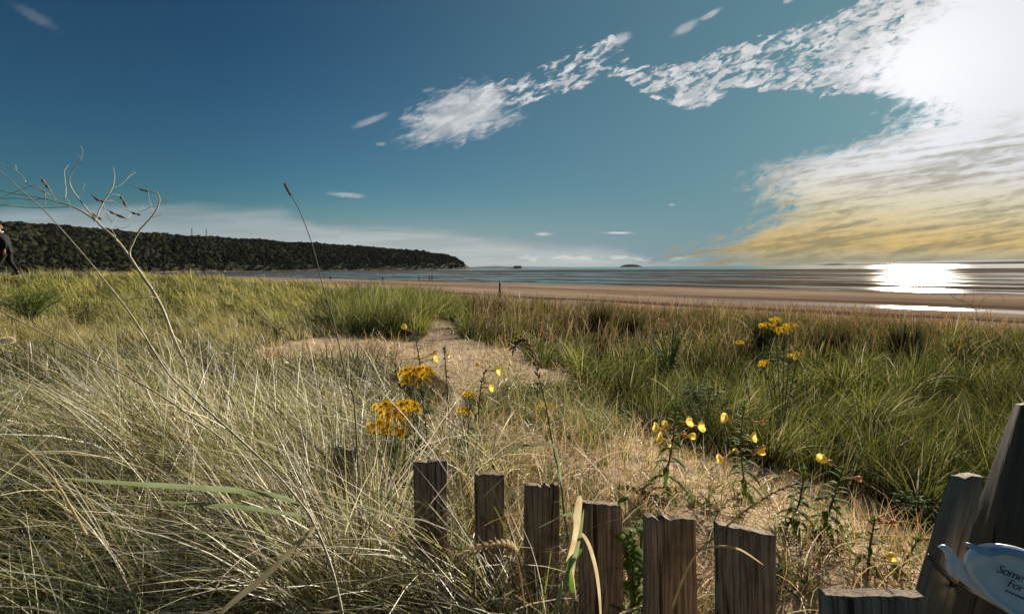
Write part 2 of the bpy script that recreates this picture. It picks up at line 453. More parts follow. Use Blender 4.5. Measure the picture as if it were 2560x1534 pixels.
def wood_mat(name, a, b, c):
    """weathered timber: grain along the board's own length (Z), cracks, lichen"""
    mt, nt, o = newmat(name)
    g = coords(nt, 'Object')
    sp = nt.nodes.new('ShaderNodeSeparateXYZ'); nt.links.new(g, sp.inputs[0])
    x, y, z = (X_(sp.outputs[i]) for i in range(3))
    oi = nt.nodes.new('ShaderNodeObjectInfo'); rn = X_(oi.outputs['Random'])
    wob = noise(comb(x * 8, y * 8, z * 3 + rn * 40), 1.0, 3)
    gr = noise(comb(x * 160 + wob * 3.0 + rn * 30, y * 160, z * 5), 1.0, 5, .65)
    gr2 = noise(comb(x * 420 + wob * 6.0, y * 420, z * 9 + rn * 9), 1.0, 3, .6)
    crack = ss(noise(comb(x * 95 + wob * 4.0, y * 95, z * 2.4 + rn * 17), 1.0, 2, .5), .60, .68)
    st = noise(comb(x * 9 + rn * 7, y * 9, z * 7), 1.0, 4, .6)
    c1 = mixc(ss(gr * .6 + gr2 * .4, .38, .62), a, b)
    c1 = mixc(ss(st, .48, .68) * .6, c1, c)
    c1 = mixc(crack * .85, c1, tuple(v * .18 for v in a))
    princ(nt, o, c1, .85, .2, gr * .5 + gr2 * .4 - crack * 1.2, .7, .003)
    return mt
MAT['wood'] = wood_mat('weathered_board', (.125, .084, .056), (.42, .315, .215), (.075, .065, .042))
MAT['polewood'] = wood_mat('weathered_pole', (.15, .11, .075), (.29, .225, .155), (.10, .08, .05))
MAT['boardwood'] = wood_mat('brown_board', (.085, .06, .042), (.125, .09, .065), (.10, .085, .05))

# ------------------------------------------------------------------ the ground
CTRL = []
def cp(px, py, Y, dz=0.0):
    p = P(px, py, Y); CTRL.append((p.x, p.y, p.z - EYE + dz))
for x in (-3, -1.5, 0, 1.5, 3): CTRL.append((x, .4, -1.12))
for x in (-2.5, -1.2, -.4): CTRL.append((x, 1.5, -1.10))
for x in (-6, -2, 0, 2, 6): CTRL.append((x, -3, -1.15))
for x, y, e in ((-9, 1, -1.1), (9, 1, -1.3), (-25, 6, -.6), (25, 6, -1.7)): CTRL.append((x, y, e))
for a in ((1700, 1240, 2.1), (2200, 1400, 1.6), (1500, 1100, 3.0), (1250, 920, 5.8), (1400, 930, 6.0), (1100, 830, 9.4), (1120, 772, 14.2), (950, 828, 9.5),
          (700, 850, 7.6), (500, 850, 7.0), (300, 782, 10.5), (100, 725, 14.4), (650, 760, 12.5), (350, 720, 15)): cp(*a)
for px, py, Y, h in ((1000, 735, 12.5, .42), (890, 745, 12.5, .42), (-300, 632, 22, .3), (-80, 640, 22, .3), (100, 646, 22, .3), (300, 655, 22, .32), (500, 668, 21, .32), (650, 690, 20, .34), (800, 706, 19, .36), (30, 686, 16.4, 0), (-150, 690, 16.4, 0), (200, 695, 16.4, .1),
                     (1300, 752, 13, .5), (1700, 768, 11.5, .55), (2100, 776, 10.5, .58), (2560, 800, 9, .55), (2800, 805, 9, .55),
                     (1950, 950, 4.3, .5), (2350, 1000, 3.6, .5), (1650, 960, 5, .42), (2200, 1130, 2.9, .40), (1500, 850, 8, .45), (2000, 850, 7, .55), (2500, 880, 6, .55)): cp(px, py, Y, -h)
CT = np.array(CTRL)
def feat(X, Y):
    r = np.sqrt(X * X + Y * Y) + .15
    return np.arctan2(X, np.maximum(Y, -1e9)) / .17, np.log(r) / .20
CA, CL = feat(CT[:, 0], CT[:, 1])
def kern(d2): return np.sqrt(d2 + .5)
_n = len(CT)
_K = np.ones((_n + 1, _n + 1)); _K[_n, _n] = 0
_K[:_n, :_n] = kern((CA[:, None] - CA) ** 2 + (CL[:, None] - CL) ** 2) - .06 * np.eye(_n)
CWT = np.linalg.solve(_K, np.append(CT[:, 2], 0))
def sstep(x, a, b):
    t = np.clip((x - a) / (b - a), 0, 1); return t * t * (3 - 2 * t)
def wob(X, Y, s, seed=0):
    return (np.sin(X * 1.3 / s + seed) * np.cos(Y * 1.7 / s + 2 * seed) + .6 * np.sin(X * 2.9 / s + Y * 2.1 / s + seed * 3) + .4 * np.cos(X * 4.7 / s - Y * 5.3 / s + seed)) / 2
def ground(X, Y):
    """height of the sand"""
    X = np.asarray(X, float); Y = np.asarray(Y, float)
    out = np.empty(X.shape)
    xs, ys = X.ravel(), Y.ravel(); res = np.empty(xs.shape)
    for i in range(0, len(xs), 20000):
        a, l = feat(xs[i:i + 20000], ys[i:i + 20000])
        d2 = (a[:, None] - CA) ** 2 + (l[:, None] - CL) ** 2
        res[i:i + 20000] = kern(d2) @ CWT[:-1] + CWT[-1]
    res = np.clip(res, -1.9, .6)
    e = res.reshape(X.shape)
    r = np.hypot(X, Y)
    az = np.degrees(np.arctan2(X, Y))
    yc = np.interp(az, [-60, -40, -25, -15, -8, 0, 15, 35, 50, 70], [23, 22.6, 22, 20, 17, 15, 13.5, 13, 12.5, 12])
    e = e + .022 * wob(X, Y, .55, 1) * sstep(r, 1, 4) + .035 * wob(X, Y, 1.9, 2) * sstep(r, 4, 9)
    t = sstep(r, yc + .3, yc + 15)
    z = EYE + e * (1 - t) - EYE * t
    return np.maximum(z, 0) * (t < 1) + 0 * z

def in_poly(px, py, poly):
    c = np.zeros(px.shape, bool); n = len(poly)
    for i in range(n):
        x1, y1 = poly[i]; x2, y2 = poly[(i + 1) % n]
        cond = ((y1 > py) != (y2 > py)) & (px < (x2 - x1) * (py - y1) / (y2 - y1 + 1e-9) + x1)
        c ^= cond
    return c
SAND = [(1090, 806), (1135, 802), (1165, 850), (1270, 880), (1400, 922), (1450, 945), (1330, 968), (1230, 975), (1140, 965), (1050, 915), (900, 905), (720, 905), (640, 885), (660, 858), (720, 848), (860, 850), (980, 856), (1060, 830)]
SPARSE = [(1450, 945), (1500, 1010), (1580, 1080), (1800, 1145), (2000, 1195), (2150, 1240), (2330, 1330), (2700, 1500), (2700, 9000), (1060, 9000), (1010, 1200), (1090, 1010), (1140, 965), (1230, 975), (1330, 968)]
LOW = [(1150, 990), (1240, 962), (1350, 958), (1440, 938), (1520, 985), (1640, 1085), (1500, 1110), (1320, 1068), (1190, 1045)]
def zones(X, Y, jit=14):
    """0 elsewhere, 1 bare sand, 2 sparse dry ground - looked up where the sand lies on the ground"""
    z = ground(X, Y)
    px, py = project(X, np.maximum(Y, .3), z)
    k = 1 / np.maximum(Y, 1) ** .3
    jx = px + wob(X, Y, .35 * np.maximum(1, Y * .2), 4) * jit * 2.6 + 16 * wob(X, Y, .11 * np.maximum(1, Y * .2), 7); jy = py + wob(X, Y, .3 * np.maximum(1, Y * .2), 6) * jit * 1.4 + 9 * wob(X, Y, .1 * np.maximum(1, Y * .2), 9)
    zn = np.zeros(X.shape, int)
    zn[in_poly(jx, jy, SPARSE) & (Y > .3)] = 2
    zn[in_poly(jx, jy, SAND) & (Y > 3)] = 1
    zn[in_poly(jx, jy, LOW) & (Y > 2) & (Y < 7)] = 3
    return zn, px, py, z

def build_ground():
    az = np.concatenate([np.arange(-180, -66, 6), np.arange(-66, 66, .45), np.arange(66, 180, 6)])
    r = np.concatenate([[.12], np.geomspace(.3, 45, 250), np.geomspace(48, 40000, 60)])
    A, R = np.meshgrid(np.radians(az), r)
    X, Y = R * np.sin(A), R * np.cos(A)
    zn, px, py, Z = zones(X, Y)
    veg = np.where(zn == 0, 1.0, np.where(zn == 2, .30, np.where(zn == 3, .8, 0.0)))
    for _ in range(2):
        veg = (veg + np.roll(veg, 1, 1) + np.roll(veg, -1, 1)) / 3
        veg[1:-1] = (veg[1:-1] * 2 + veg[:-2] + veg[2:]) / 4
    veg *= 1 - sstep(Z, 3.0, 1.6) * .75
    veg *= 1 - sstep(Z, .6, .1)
    V = np.stack([X, Y, Z], -1).reshape(-1, 3)
    nr, na = X.shape
    i, j = np.meshgrid(np.arange(nr - 1), np.arange(na), indexing='ij')
    j2 = (j + 1) % na
    Fq = np.stack([i * na + j, i * na + j2, (i + 1) * na + j2, (i + 1) * na + j], -1).reshape(-1, 4)[:, ::-1]
    # material: dune sand, plant litter, then the beach and its wet flats
    mt, nt, o = newmat('sand_and_flats')
    at = nt.nodes.new('ShaderNodeAttribute'); at.attribute_name = 'tint'
    sp = nt.nodes.new('ShaderNodeSeparateColor'); nt.links.new(at.outputs['Color'], sp.inputs[0])
    vg = X_(sp.outputs[0])
    g = coords(nt, 'Object')
    s3 = nt.nodes.new('ShaderNodeSeparateXYZ'); nt.links.new(g, s3.inputs[0])
    x, y, z = (X_(s3.outputs[k]) for k in range(3))
    n1 = noise(g, 2.2, 6, .6); n2 = noise(g, 28, 5, .65); n3 = noise(g, 160, 3, .6)
    sand = mixc(ss(n1 * .5 + n2 * .5, .36, .64), (.44, .325, .21), (.54, .41, .28))
    sand = mixc(ss(n3, .56, .70) * .5, sand, (.22, .14, .08))
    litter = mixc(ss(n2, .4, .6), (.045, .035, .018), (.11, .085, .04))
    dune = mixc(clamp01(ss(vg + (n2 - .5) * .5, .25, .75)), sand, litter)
    # beach: s runs out to sea, q along the shore
    s = (x + y) * .7071 + (noise(comb(x * .02, y * .02, 0), 1, 3) - .5) * 10.0; q = (x - y) * .7071
    b1 = noise(comb(q * .012, s * .09, 1), 1, 5, .6); b2 = noise(comb(q * .05, s * .5, 2), 1, 4, .6); b3 = noise(comb(x * 1.2, y * 1.2, 0), 1, 4, .6)
    dry = mixc(ss(b1 * .6 + b2 * .4, .40, .60), (.40, .29, .20), (.21, .145, .10))
    wrack = ss(1.0 - X_.op('ABSOLUTE', s - 50.0 + (b2 - .5) * 12) / 2.2 + (b3 - .5) * 1.6, .1, .5)
    dry = mixc(wrack * .85, dry, (.07, .045, .03))
    rill = ss(1.0 - X_.op('ABSOLUTE', s - 60.0 + (b1 - .5) * 8) / 2.6 + (b2 - .5) * 1.1, .2, .5) * ss(q, -40, 5)
    damp = ss(1.0 - X_.op('ABSOLUTE', s - 66.0 + (b1 - .5) * 8) / 4.0 + (b2 - .5) * .9, .1, .5) * ss(q, -60, -5)
    dry = mixc(damp * .8, dry, (.085, .055, .038))
    # out on the flats the bars and pools widen with distance from the shore
    ls = X_.op('LOGARITHM', xmax(s, 20.0), 2.718)
    ar = q / xmax(s, 20.0)
    f1 = noise(comb(ar * 1.6, ls * 9.0, 1), 1, 5, .62); f2 = noise(comb(ar * 9.0, ls * 34.0, 6), 1, 4, .6)
    flat = ss(s + (b1 - .5) * 22, 91, 95)
    bar = xmax(ss(1.0 - X_.op('ABSOLUTE', s - 118.0 + (f1 - .5) * 14) / 9.0, .1, .35) * ss(ar, -.9, .0), ss(ls + (f2 - .5) * .5, 5.75, 5.9) * ss(6.45 - ls, 0, .1) * .8)
    pools = ss(f1 * .58 + f2 * .30 + noise(comb(q * .03, s * .12, 4), 1, 4, .65) * .12, .465, .55) * (1.0 - bar)
    wet = clamp01(xmax(rill, flat * pools))
    mud = mixc(ss(f2, .4, .6), (.075, .055, .042), (.14, .10, .075))
    beach = mixc(xmax(flat, rill), dry, mixc(pools, mud, (.05, .045, .04)))
    onb = ss(z, .9, .12)
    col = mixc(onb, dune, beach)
    hgt = n1 * .3 + noise(g, 7.0, 3, .5) * .35 + n2 * .12 + n3 * .03
    b = princ(nt, o, col, .95, 0.0, hgt, .5, .12)
    sheen(nt, o, b, onb * wet * .9, f2 * .16 + f1 * .10 + .135, f2, .15, .3)
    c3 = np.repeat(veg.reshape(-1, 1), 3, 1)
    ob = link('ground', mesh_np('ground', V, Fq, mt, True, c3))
    tag(ob, 'pale dune sand running down to the wide brown beach and wet flats', 'ground', kind='structure')
    # the sea beyond the flats, a few centimetres above the sand
    mt, nt, o = newmat('sea_water')
    g = coords(nt, 'Object'); s3 = nt.nodes.new('ShaderNodeSeparateXYZ'); nt.links.new(g, s3.inputs[0])
    x, y = X_(s3.outputs[0]), X_(s3.outputs[1])
    wv = noise(comb(x * .03 , y * .10, 0), 1, 5, .65); w2 = noise(comb(x * .35, y * .9, 3), 1, 3, .6)
    foam = ss(noise(comb(x * .006 + y * .004, y * .03, 5), 1, 4, .6), .62, .68)
    c = mixc(foam * .5, (.055, .06, .055), (.35, .34, .32))
    b = princ(nt, o, c, .9, 0.0)
    sheen(nt, o, b, 1.0 - foam * .8, foam * .04 + wv * .14 + .205, wv * .6 + w2 * .4, .18, 1.0)
    mb = []
    qs = np.concatenate([[-60000], np.linspace(-2500, 1500, 161), [60000]])
    s0 = 620 + 30 * np.sin(qs * .011) + 12 * np.sin(qs * .047 + 1) + 6 * np.sin(qs * .13)
    s0 = np.where(np.abs(qs) > 3000, 620, s0)
    rows = []
    for st in (0, 1):
        ss_ = s0 if st == 0 else np.full(qs.shape, 60000.)
        X = (ss_ + qs) * .7071; Y = (ss_ - qs) * .7071
        rows.append(np.stack([X, Y, np.full(qs.shape, .03)], -1))
    n = len(qs)
    V = np.concatenate(rows); Fq = [(k + 1, k, n + k, n + k + 1) for k in range(n - 1)]
    ob = link('sea', mesh_np('sea', V, np.array(Fq), mt, False))
    tag(ob, 'grey sea glinting under the sun out to the horizon', 'sea', kind='structure')
build_ground()

# ------------------------------------------------------------------ headland, islands, far coast
def build_headland():
    T = [(-500, 540, 640), (-150, 553, 820), (0, 562, 900), (60, 563, 930), (200, 573, 1020), (400, 590, 1150), (600, 600, 1310), (800, 612, 1480), (950, 622, 1600), (1050, 630, 1690), (1110, 637, 1750), (1150, 650, 1800), (1172, 662, 1830), (1188, 672.5, 1850)]
    T = np.array(T, float)
    px = np.linspace(-500, 1188, 260)
    py = np.interp(px, T[:, 0], T[:, 1]); Yr = np.interp(px, T[:, 0], T[:, 2])
    tops = np.array([tuple(P(a, b, c)) for a, b, c in zip(px, py, Yr)])
    H = np.maximum(tops[:, 2] - 6, .6)
    H = H + 1.5 * np.sin(px * .05) * (px < 1100)
    rows = []
    S = np.linspace(0, 1, 40)
    for s in S:
        Yf = Yr * (.80 + .20 * s)
        X = (px - 1280) / F * Yf
        # the shore line turns in towards the point
        k = np.sin(np.minimum(s, 1) * math.pi / 2) ** .85
        rows.append(np.stack([X, Yf, H * k - .3], -1))
    for s in (.3, 1.0):
        Yf = Yr * (1 + .12 * s); X = (px - 1280) / F * Yr * (1 + .10 * s)
        rows.append(np.stack([X, Yf, H * (1 - s * 1.02) - .3], -1))
    G = np.array(rows)
    # rocky foot
    rough = rng.normal(0, 1, G.shape[:2])
    G[:40, :, 2] += rough[:40] * np.minimum(H[None, :] * .03, 1.0) * (S[:, None] > 0)
    nr, na = G.shape[:2]
    i, j = np.meshgrid(np.arange(nr - 1), np.arange(na - 1), indexing='ij')
    Fq = np.stack([i * na + j, i * na + j + 1, (i + 1) * na + j + 1, (i + 1) * na + j], -1).reshape(-1, 4)
    mt, nt, o = newmat('headland_ground')
    g = coords(nt, 'Object'); s3 = nt.nodes.new('ShaderNodeSeparateXYZ'); nt.links.new(g, s3.inputs[0])
    z = X_(s3.outputs[2]); n1 = noise(g, .06, 5, .65); n2 = noise(g, .25, 4, .6)
    rock = mixc(ss(n2, .4, .6), (.22, .20, .17), (.05, .045, .038))
    c = mixc(ss(z + (n1 - .5) * 22, 1.5, 4.0), rock, mixc(n2, (.03, .035, .015), (.06, .065, .025)))
    princ(nt, o, c, .95, .1, n2, .8, 2.0)
    ob = link('headland', mesh_np('headland', G.reshape(-1, 3), Fq, mt, True))
    tag(ob, 'long wooded headland with pale rocks at its foot', 'headland', kind='structure')
    # the wood on it: thousands of crowns that read as one mass
    ico_v, ico_f = ico()
    n = 13000
    ti = rng.uniform(0, na - 5, n); si = rng.uniform(0, 1, n) ** .8
    t0 = ti.astype(int); s0 = np.minimum((si * 39).astype(int), 38)
    ft = (ti - t0)[:, None]; fs = (si * 39 - s0)[:, None]
    base = (G[s0, t0] * (1 - ft) + G[s0, t0 + 1] * ft) * (1 - fs) + (G[s0 + 1, t0] * (1 - ft) + G[s0 + 1, t0 + 1] * ft) * fs
    keep = base[:, 2] > 2 + rng.uniform(0, 3, n)
    tip = (px[t0] > 1120) & (rng.random(n) < .35)
    base = base[keep & ~tip]; n = len(base)
    R = rng.uniform(2.4, 7.2, n) * np.clip(base[:, 2] / 30, .45, 1.0)
    sc = np.stack([R * rng.uniform(.9, 1.3, n), R * rng.uniform(.9, 1.3, n), R * rng.uniform(.8, 1.25, n)], -1)
    jit = 1 + rng.uniform(-.28, .28, (n, len(ico_v), 1))
    V = base[:, None, :] + ico_v[None] * sc[:, None, :] * jit + np.array([0, 0, 1.0]) * R[:, None, None] * .55
    Fq = (ico_f[None] + (np.arange(n) * len(ico_v))[:, None, None]).reshape(-1, 3)
    tint = np.array([.022, .024, .012]) * rng.uniform(.6, 1.4, (n, 1)) * np.stack([rng.uniform(.9, 1.25, n), np.ones(n), rng.uniform(.7, 1.2, n)], -1) * (.7 + .7 * sstep(wob(base[:, 0], base[:, 1], 55, 3), -.6, .8))[:, None]
    cols = np.repeat(tint, len(ico_v), 0)
    ob = link('woodland', mesh_np('woodland', V.reshape(-1, 3), Fq, MAT['crown'], False, cols))
    tag(ob, 'dark dense wood covering the whole headland', 'woodland', kind='stuff')

def ico():
    t = (1 + 5 ** .5) / 2
    v = np.array([(-1, t, 0), (1, t, 0), (-1, -t, 0), (1, -t, 0), (0, -1, t), (0, 1, t), (0, -1, -t), (0, 1, -t), (t, 0, -1), (t, 0, 1), (-t, 0, -1), (-t, 0, 1)], float)
    f = [(0, 11, 5), (0, 5, 1), (0, 1, 7), (0, 7, 10), (0, 10, 11), (1, 5, 9), (5, 11, 4), (11, 10, 2), (10, 7, 6), (7, 1, 8), (3, 9, 4), (3, 4, 2), (3, 2, 6), (3, 6, 8), (3, 8, 9), (4, 9, 5), (2, 4, 11), (6, 2, 10), (8, 6, 7), (9, 8, 1)]
    v = [Vector(p).normalized() for p in v]; out = []; cache = {}
    def mid(a, b):
        k = (min(a, b), max(a, b))
        if k not in cache: cache[k] = len(v); v.append(((v[a] + v[b]) / 2).normalized())
        return cache[k]
    for a, b, c in f:
        x, y, z = mid(a, b), mid(b, c), mid(c, a)
        out += [(a, x, z), (b, y, x), (c, z, y), (x, y, z)]
    return np.array([tuple(p) for p in v]), np.array(out)
MAT['crown'] = blade_mat('tree_crown', .15, .0)
build_headland()

def land(name, label, prof, Y, depth, cols, kind='structure'):
    """a hill seen far off: a ridge line given by pixels of its skyline, with a rounded front and back"""
    pxs = np.linspace(prof[0][0], prof[-1][0], 90)
    pys = np.interp(pxs, [p[0] for p in prof], [p[1] for p in prof])
    top = np.array([tuple(P(a, b, Y)) for a, b in zip(pxs, pys)])
    rows = []
    for s in np.linspace(-1, 1, 17):
        h = np.cos(s * math.pi / 2) ** .55
        r = top.copy(); r[:, 1] += s * depth; r[:, 2] = np.maximum(top[:, 2], .5) * h + rng.normal(0, .012, len(r)) * np.maximum(top[:, 2], 1) * (abs(s) < .95)
        if abs(s) == 1: r[:, 2] = -.5
        rows.append(r)
    G = np.array(rows); nr, na = G.shape[:2]
    i, j = np.meshgrid(np.arange(nr - 1), np.arange(na - 1), indexing='ij')
    Fq = np.stack([i * na + j, i * na + j + 1, (i + 1) * na + j + 1, (i + 1) * na + j], -1).reshape(-1, 4)
    ob = link(name, mesh_np(name, G.reshape(-1, 3), Fq, simple(name + '_rock', cols[0], cols[1], .02, .95, .1), True))
    return tag(ob, label, name.replace('_', ' '), kind=kind)
land('island', 'small steep dome-shaped island out at sea', [(1553, 668), (1556, 664), (1562, 661.5), (1570, 660), (1582, 659.6), (1592, 661), (1599, 664), (1602, 667.2)], 6000, 130, ((.07, .075, .05), (.12, .11, .08)))
land('rocky_islet', 'low rocky islet at the end of the pier', [(1262, 674), (1268, 671), (1276, 669.5), (1290, 669.5), (1302, 669), (1310, 671), (1318, 674)], 1850, 35, ((.035, .035, .022), (.10, .085, .065)))
land('far_coast', 'low dark strip of coast on the horizon at the right', [(2076, 662.3), (2086, 657.5), (2100, 656), (2160, 656), (2190, 657), (2230, 655.2), (2300, 653.5), (2400, 651), (2500, 649.2), (2700, 648)], 9000, 500, ((.03, .026, .02), (.05, .042, .032)))
land('far_hills', 'faint hills across the bay behind the islet', [(1150, 668), (1190, 666.5), (1240, 664), (1275, 665.5), (1330, 666.5), (1400, 667), (1480, 667.3)], 16000, 900, ((.10, .10, .09), (.14, .13, .11)))

def build_pier():
    r = thing('pier', P(1225, 675, 1850), 'thin low pier linking the headland to the rocky islet', 'pier')
    o = r.location
    a = P(1180, 671, 1840); b = P(1270, 670.6, 1850)
    mb = MB(o); d = (b - a)
    ax = d.normalized(); R = Matrix((ax, Vector((-ax.y, ax.x, 0)), Vector((0, 0, 1)))).transposed()
    mb.box((a + b) / 2, (d.length / 2, 3, .35), R); mb.build('deck', MAT['steel'], r, False)
    mb = MB(o); mb.box((a + b) / 2 + Vector((0, -2.8, 1.35)), (d.length / 2, .12, .12), R)
    mb.build('railing', MAT['steel'], r, False)
    for k in range(11):
        p = a + d * (k + .5) / 11; mb = MB(o)
        for s in (-1, 1): mb.tube([Vector((p.x + s * 2, p.y, -.5)), Vector((p.x, p.y, p.z - .3))], .35, 6)
        mb.build('trestle', MAT['steel'], r)
    r = thing('pier_house', P(1290, 670, 1850), 'small building standing on the rocky islet', 'building')
    p = r.location; mb = MB(p); mb.box(p + Vector((6, 0, 2)), (14, 6, 3.2)); mb.build('wall', MAT['stonewall'], r, False)
    mb = MB(p)
    c = p + Vector((6, 0, 5.3))
    mb.add([c + Vector(v) for v in ((-15, -7, 0), (15, -7, 0), (15, 7, 0), (-15, 7, 0), (-15, 0, 3.5), (15, 0, 3.5))], [(0, 1, 5, 4), (3, 4, 5, 2), (0, 4, 3), (1, 2, 5), (0, 3, 2, 1)])
    mb.build('roof', MAT['steel'], r, False)
build_pier()

def masts():
    for px, y0, y1, lab in ((480, 592, 571, 'fainter lattice mast, left of the two on the wooded ridge'), (516, 594, 573, 'darker lattice mast with dishes, right of the two on the wooded ridge')):
        Y = 1245; b = P(px, y0, Y); t = P(px, y1, Y)
        r = thing('radio_mast', b, lab, 'mast', 'masts on the ridge')
        mb = MB(b); h = t.z - b.z
        for s in ((-1, -1), (1, -1), (1, 1), (-1, 1)):
            mb.tube([b + Vector((s[0] * 1.2, s[1] * 1.2, -8)), b + Vector((s[0] * .4, s[1] * .4, h))], .25, 5)
        for k in range(9):
            z = h * k / 9; w = 1.2 - .8 * k / 9; z2 = h * (k + 1) / 9
            mb.tube([b + Vector((-w, -w, z)), b + Vector((w, -w, z2))], .14, 4); mb.tube([b + Vector((w, -w, z)), b + Vector((-w, -w, z2))], .14, 4)
        mb.build('tower', MAT['steel'], r, False)
        mb = MB(b)
        for k in range(3): mb.ball(b + Vector((1.0 if k % 2 else -1.0, -1, h * (.82 - .1 * k))), (.9, .5, .9))
        mb.build('dish', MAT['steel'], r)
        mb = MB(b); mb.tube([b + Vector((0, 0, h)), b + Vector((0, 0, h + 4))], .2, 5); mb.build('aerial', MAT['steel'], r)
masts()

# ------------------------------------------------------------------ grass
def blades(name, base, L, Wd, az, th0, bend, col, nseg=5, twist=None, tipw=.12, tipcol=None, bexp=1.2):
    n = len(base)
    t = np.linspace(0, 1, nseg + 1)
    hd = np.stack([np.sin(az), np.cos(az), np.zeros(n)], -1)
    sd = np.stack([np.cos(az), -np.sin(az), np.zeros(n)], -1)
    up = np.array([0, 0, 1.0])
    pos = base.copy(); V = np.empty((n, nseg + 1, 2, 3), np.float32)
    tw = rng.uniform(-1.2, 1.2, n) if twist is None else twist
    for k in range(nseg + 1):
        th = th0 + bend * (t[k] ** bexp)
        d = hd * np.sin(th)[:, None] + up * np.cos(th)[:, None]
        nr = hd * np.cos(th)[:, None] - up * np.sin(th)[:, None]
        w = (sd * np.cos(tw)[:, None] + nr * np.sin(tw)[:, None]) * (Wd * (tipw + (1 - tipw) * (1 - t[k]) ** .6) * .5)[:, None]
        V[:, k, 0] = pos - w; V[:, k, 1] = pos + w
        if k < nseg: pos = pos + d * (L / nseg)[:, None]
    idx = np.arange(n)[:, None] * (nseg + 1) * 2 + np.arange(nseg)[None] * 2
    Fq = np.stack([idx, idx + 1, idx + 3, idx + 2], -1).reshape(-1, 4)
    C = np.repeat(col[:, None, :], (nseg + 1) * 2, 1)
    if tipcol is not None:
        f = np.repeat(t ** 2, 2)[None, :, None]
        C = C * (1 - f) + tipcol[:, None, :] * f
    return V.reshape(-1, 3), Fq, C.reshape(-1, 3)

def pal(n, cols, wts, jit=.18):
    c = np.array(cols)[rng.choice(len(cols), n, p=np.array(wts) / sum(wts))]
    return np.clip(c * rng.uniform(1 - jit, 1 + jit, (n, 1)) * rng.uniform(.93, 1.07, (n, 3)), 0, .9)

def grass_obj(name, sets, label, mat='grass'):
    Vs, Fs, Cs, off = [], [], [], 0
    for V, Fq, C in sets:
        Vs.append(V); Fs.append(Fq + off); Cs.append(C); off += len(V)
    o = link(name, mesh_np(name, np.concatenate(Vs), np.concatenate(Fs), MAT[mat], True, np.concatenate(Cs)))
    return tag(o, label, 'grass', kind='stuff')

def scatter(n, px0, px1, y0, y1, p=1.0):
    Y = np.exp(rng.uniform(0, 1, n) ** p * math.log(y1 / y0)) * y0
    X = (rng.uniform(px0, px1, n) - 1280) / F * Y
    return X, Y
def clumped(X, Y, size, share):
    """pull a share of the points towards tuft centres; also returns each point's bearing from its tuft's centre and two random numbers of the tuft"""
    sz = size * np.maximum(1, Y * .12)
    lv = np.round(np.log2(np.maximum(1, Y * .12)) * 2) / 2; sz = size * 2 ** lv
    ix = np.round(X / sz + .5 * np.sin(Y * 7 / size * .3)); iy = np.round(Y / sz)
    h1 = np.mod(np.sin(ix * 127.1 + iy * 311.7 + lv * 74.7) * 43758.5453, 1); h2 = np.mod(np.sin(ix * 269.5 + iy * 183.3 + lv * 11.3) * 24634.6345, 1)
    cx = (ix + .7 * (h1 - .5)) * sz; cy = (iy + .7 * (h2 - .5)) * sz
    k = rng.random(len(X)) * share
    X2 = X + (cx - X) * k; Y2 = np.maximum(.35, Y + (cy - Y) * k)
    return X2, Y2, np.arctan2(X2 - cx, Y2 - cy), h1, h2
def swing(az, rad, w):
    """bend the lean direction az towards the outward direction rad"""
    return np.arctan2(np.sin(az) * (1 - w) + np.sin(rad) * w, np.cos(az) * (1 - w) + np.cos(rad) * w)

STRAW = [(.78, .67, .43), (.85, .77, .58), (.44, .31, .13), (.34, .33, .09), (.10, .12, .03), (.12, .07, .03), (.46, .47, .13)]
GREEN = [(.13, .16, .026), (.08, .10, .018), (.22, .22, .04), (.31, .27, .09), (.04, .052, .014)]

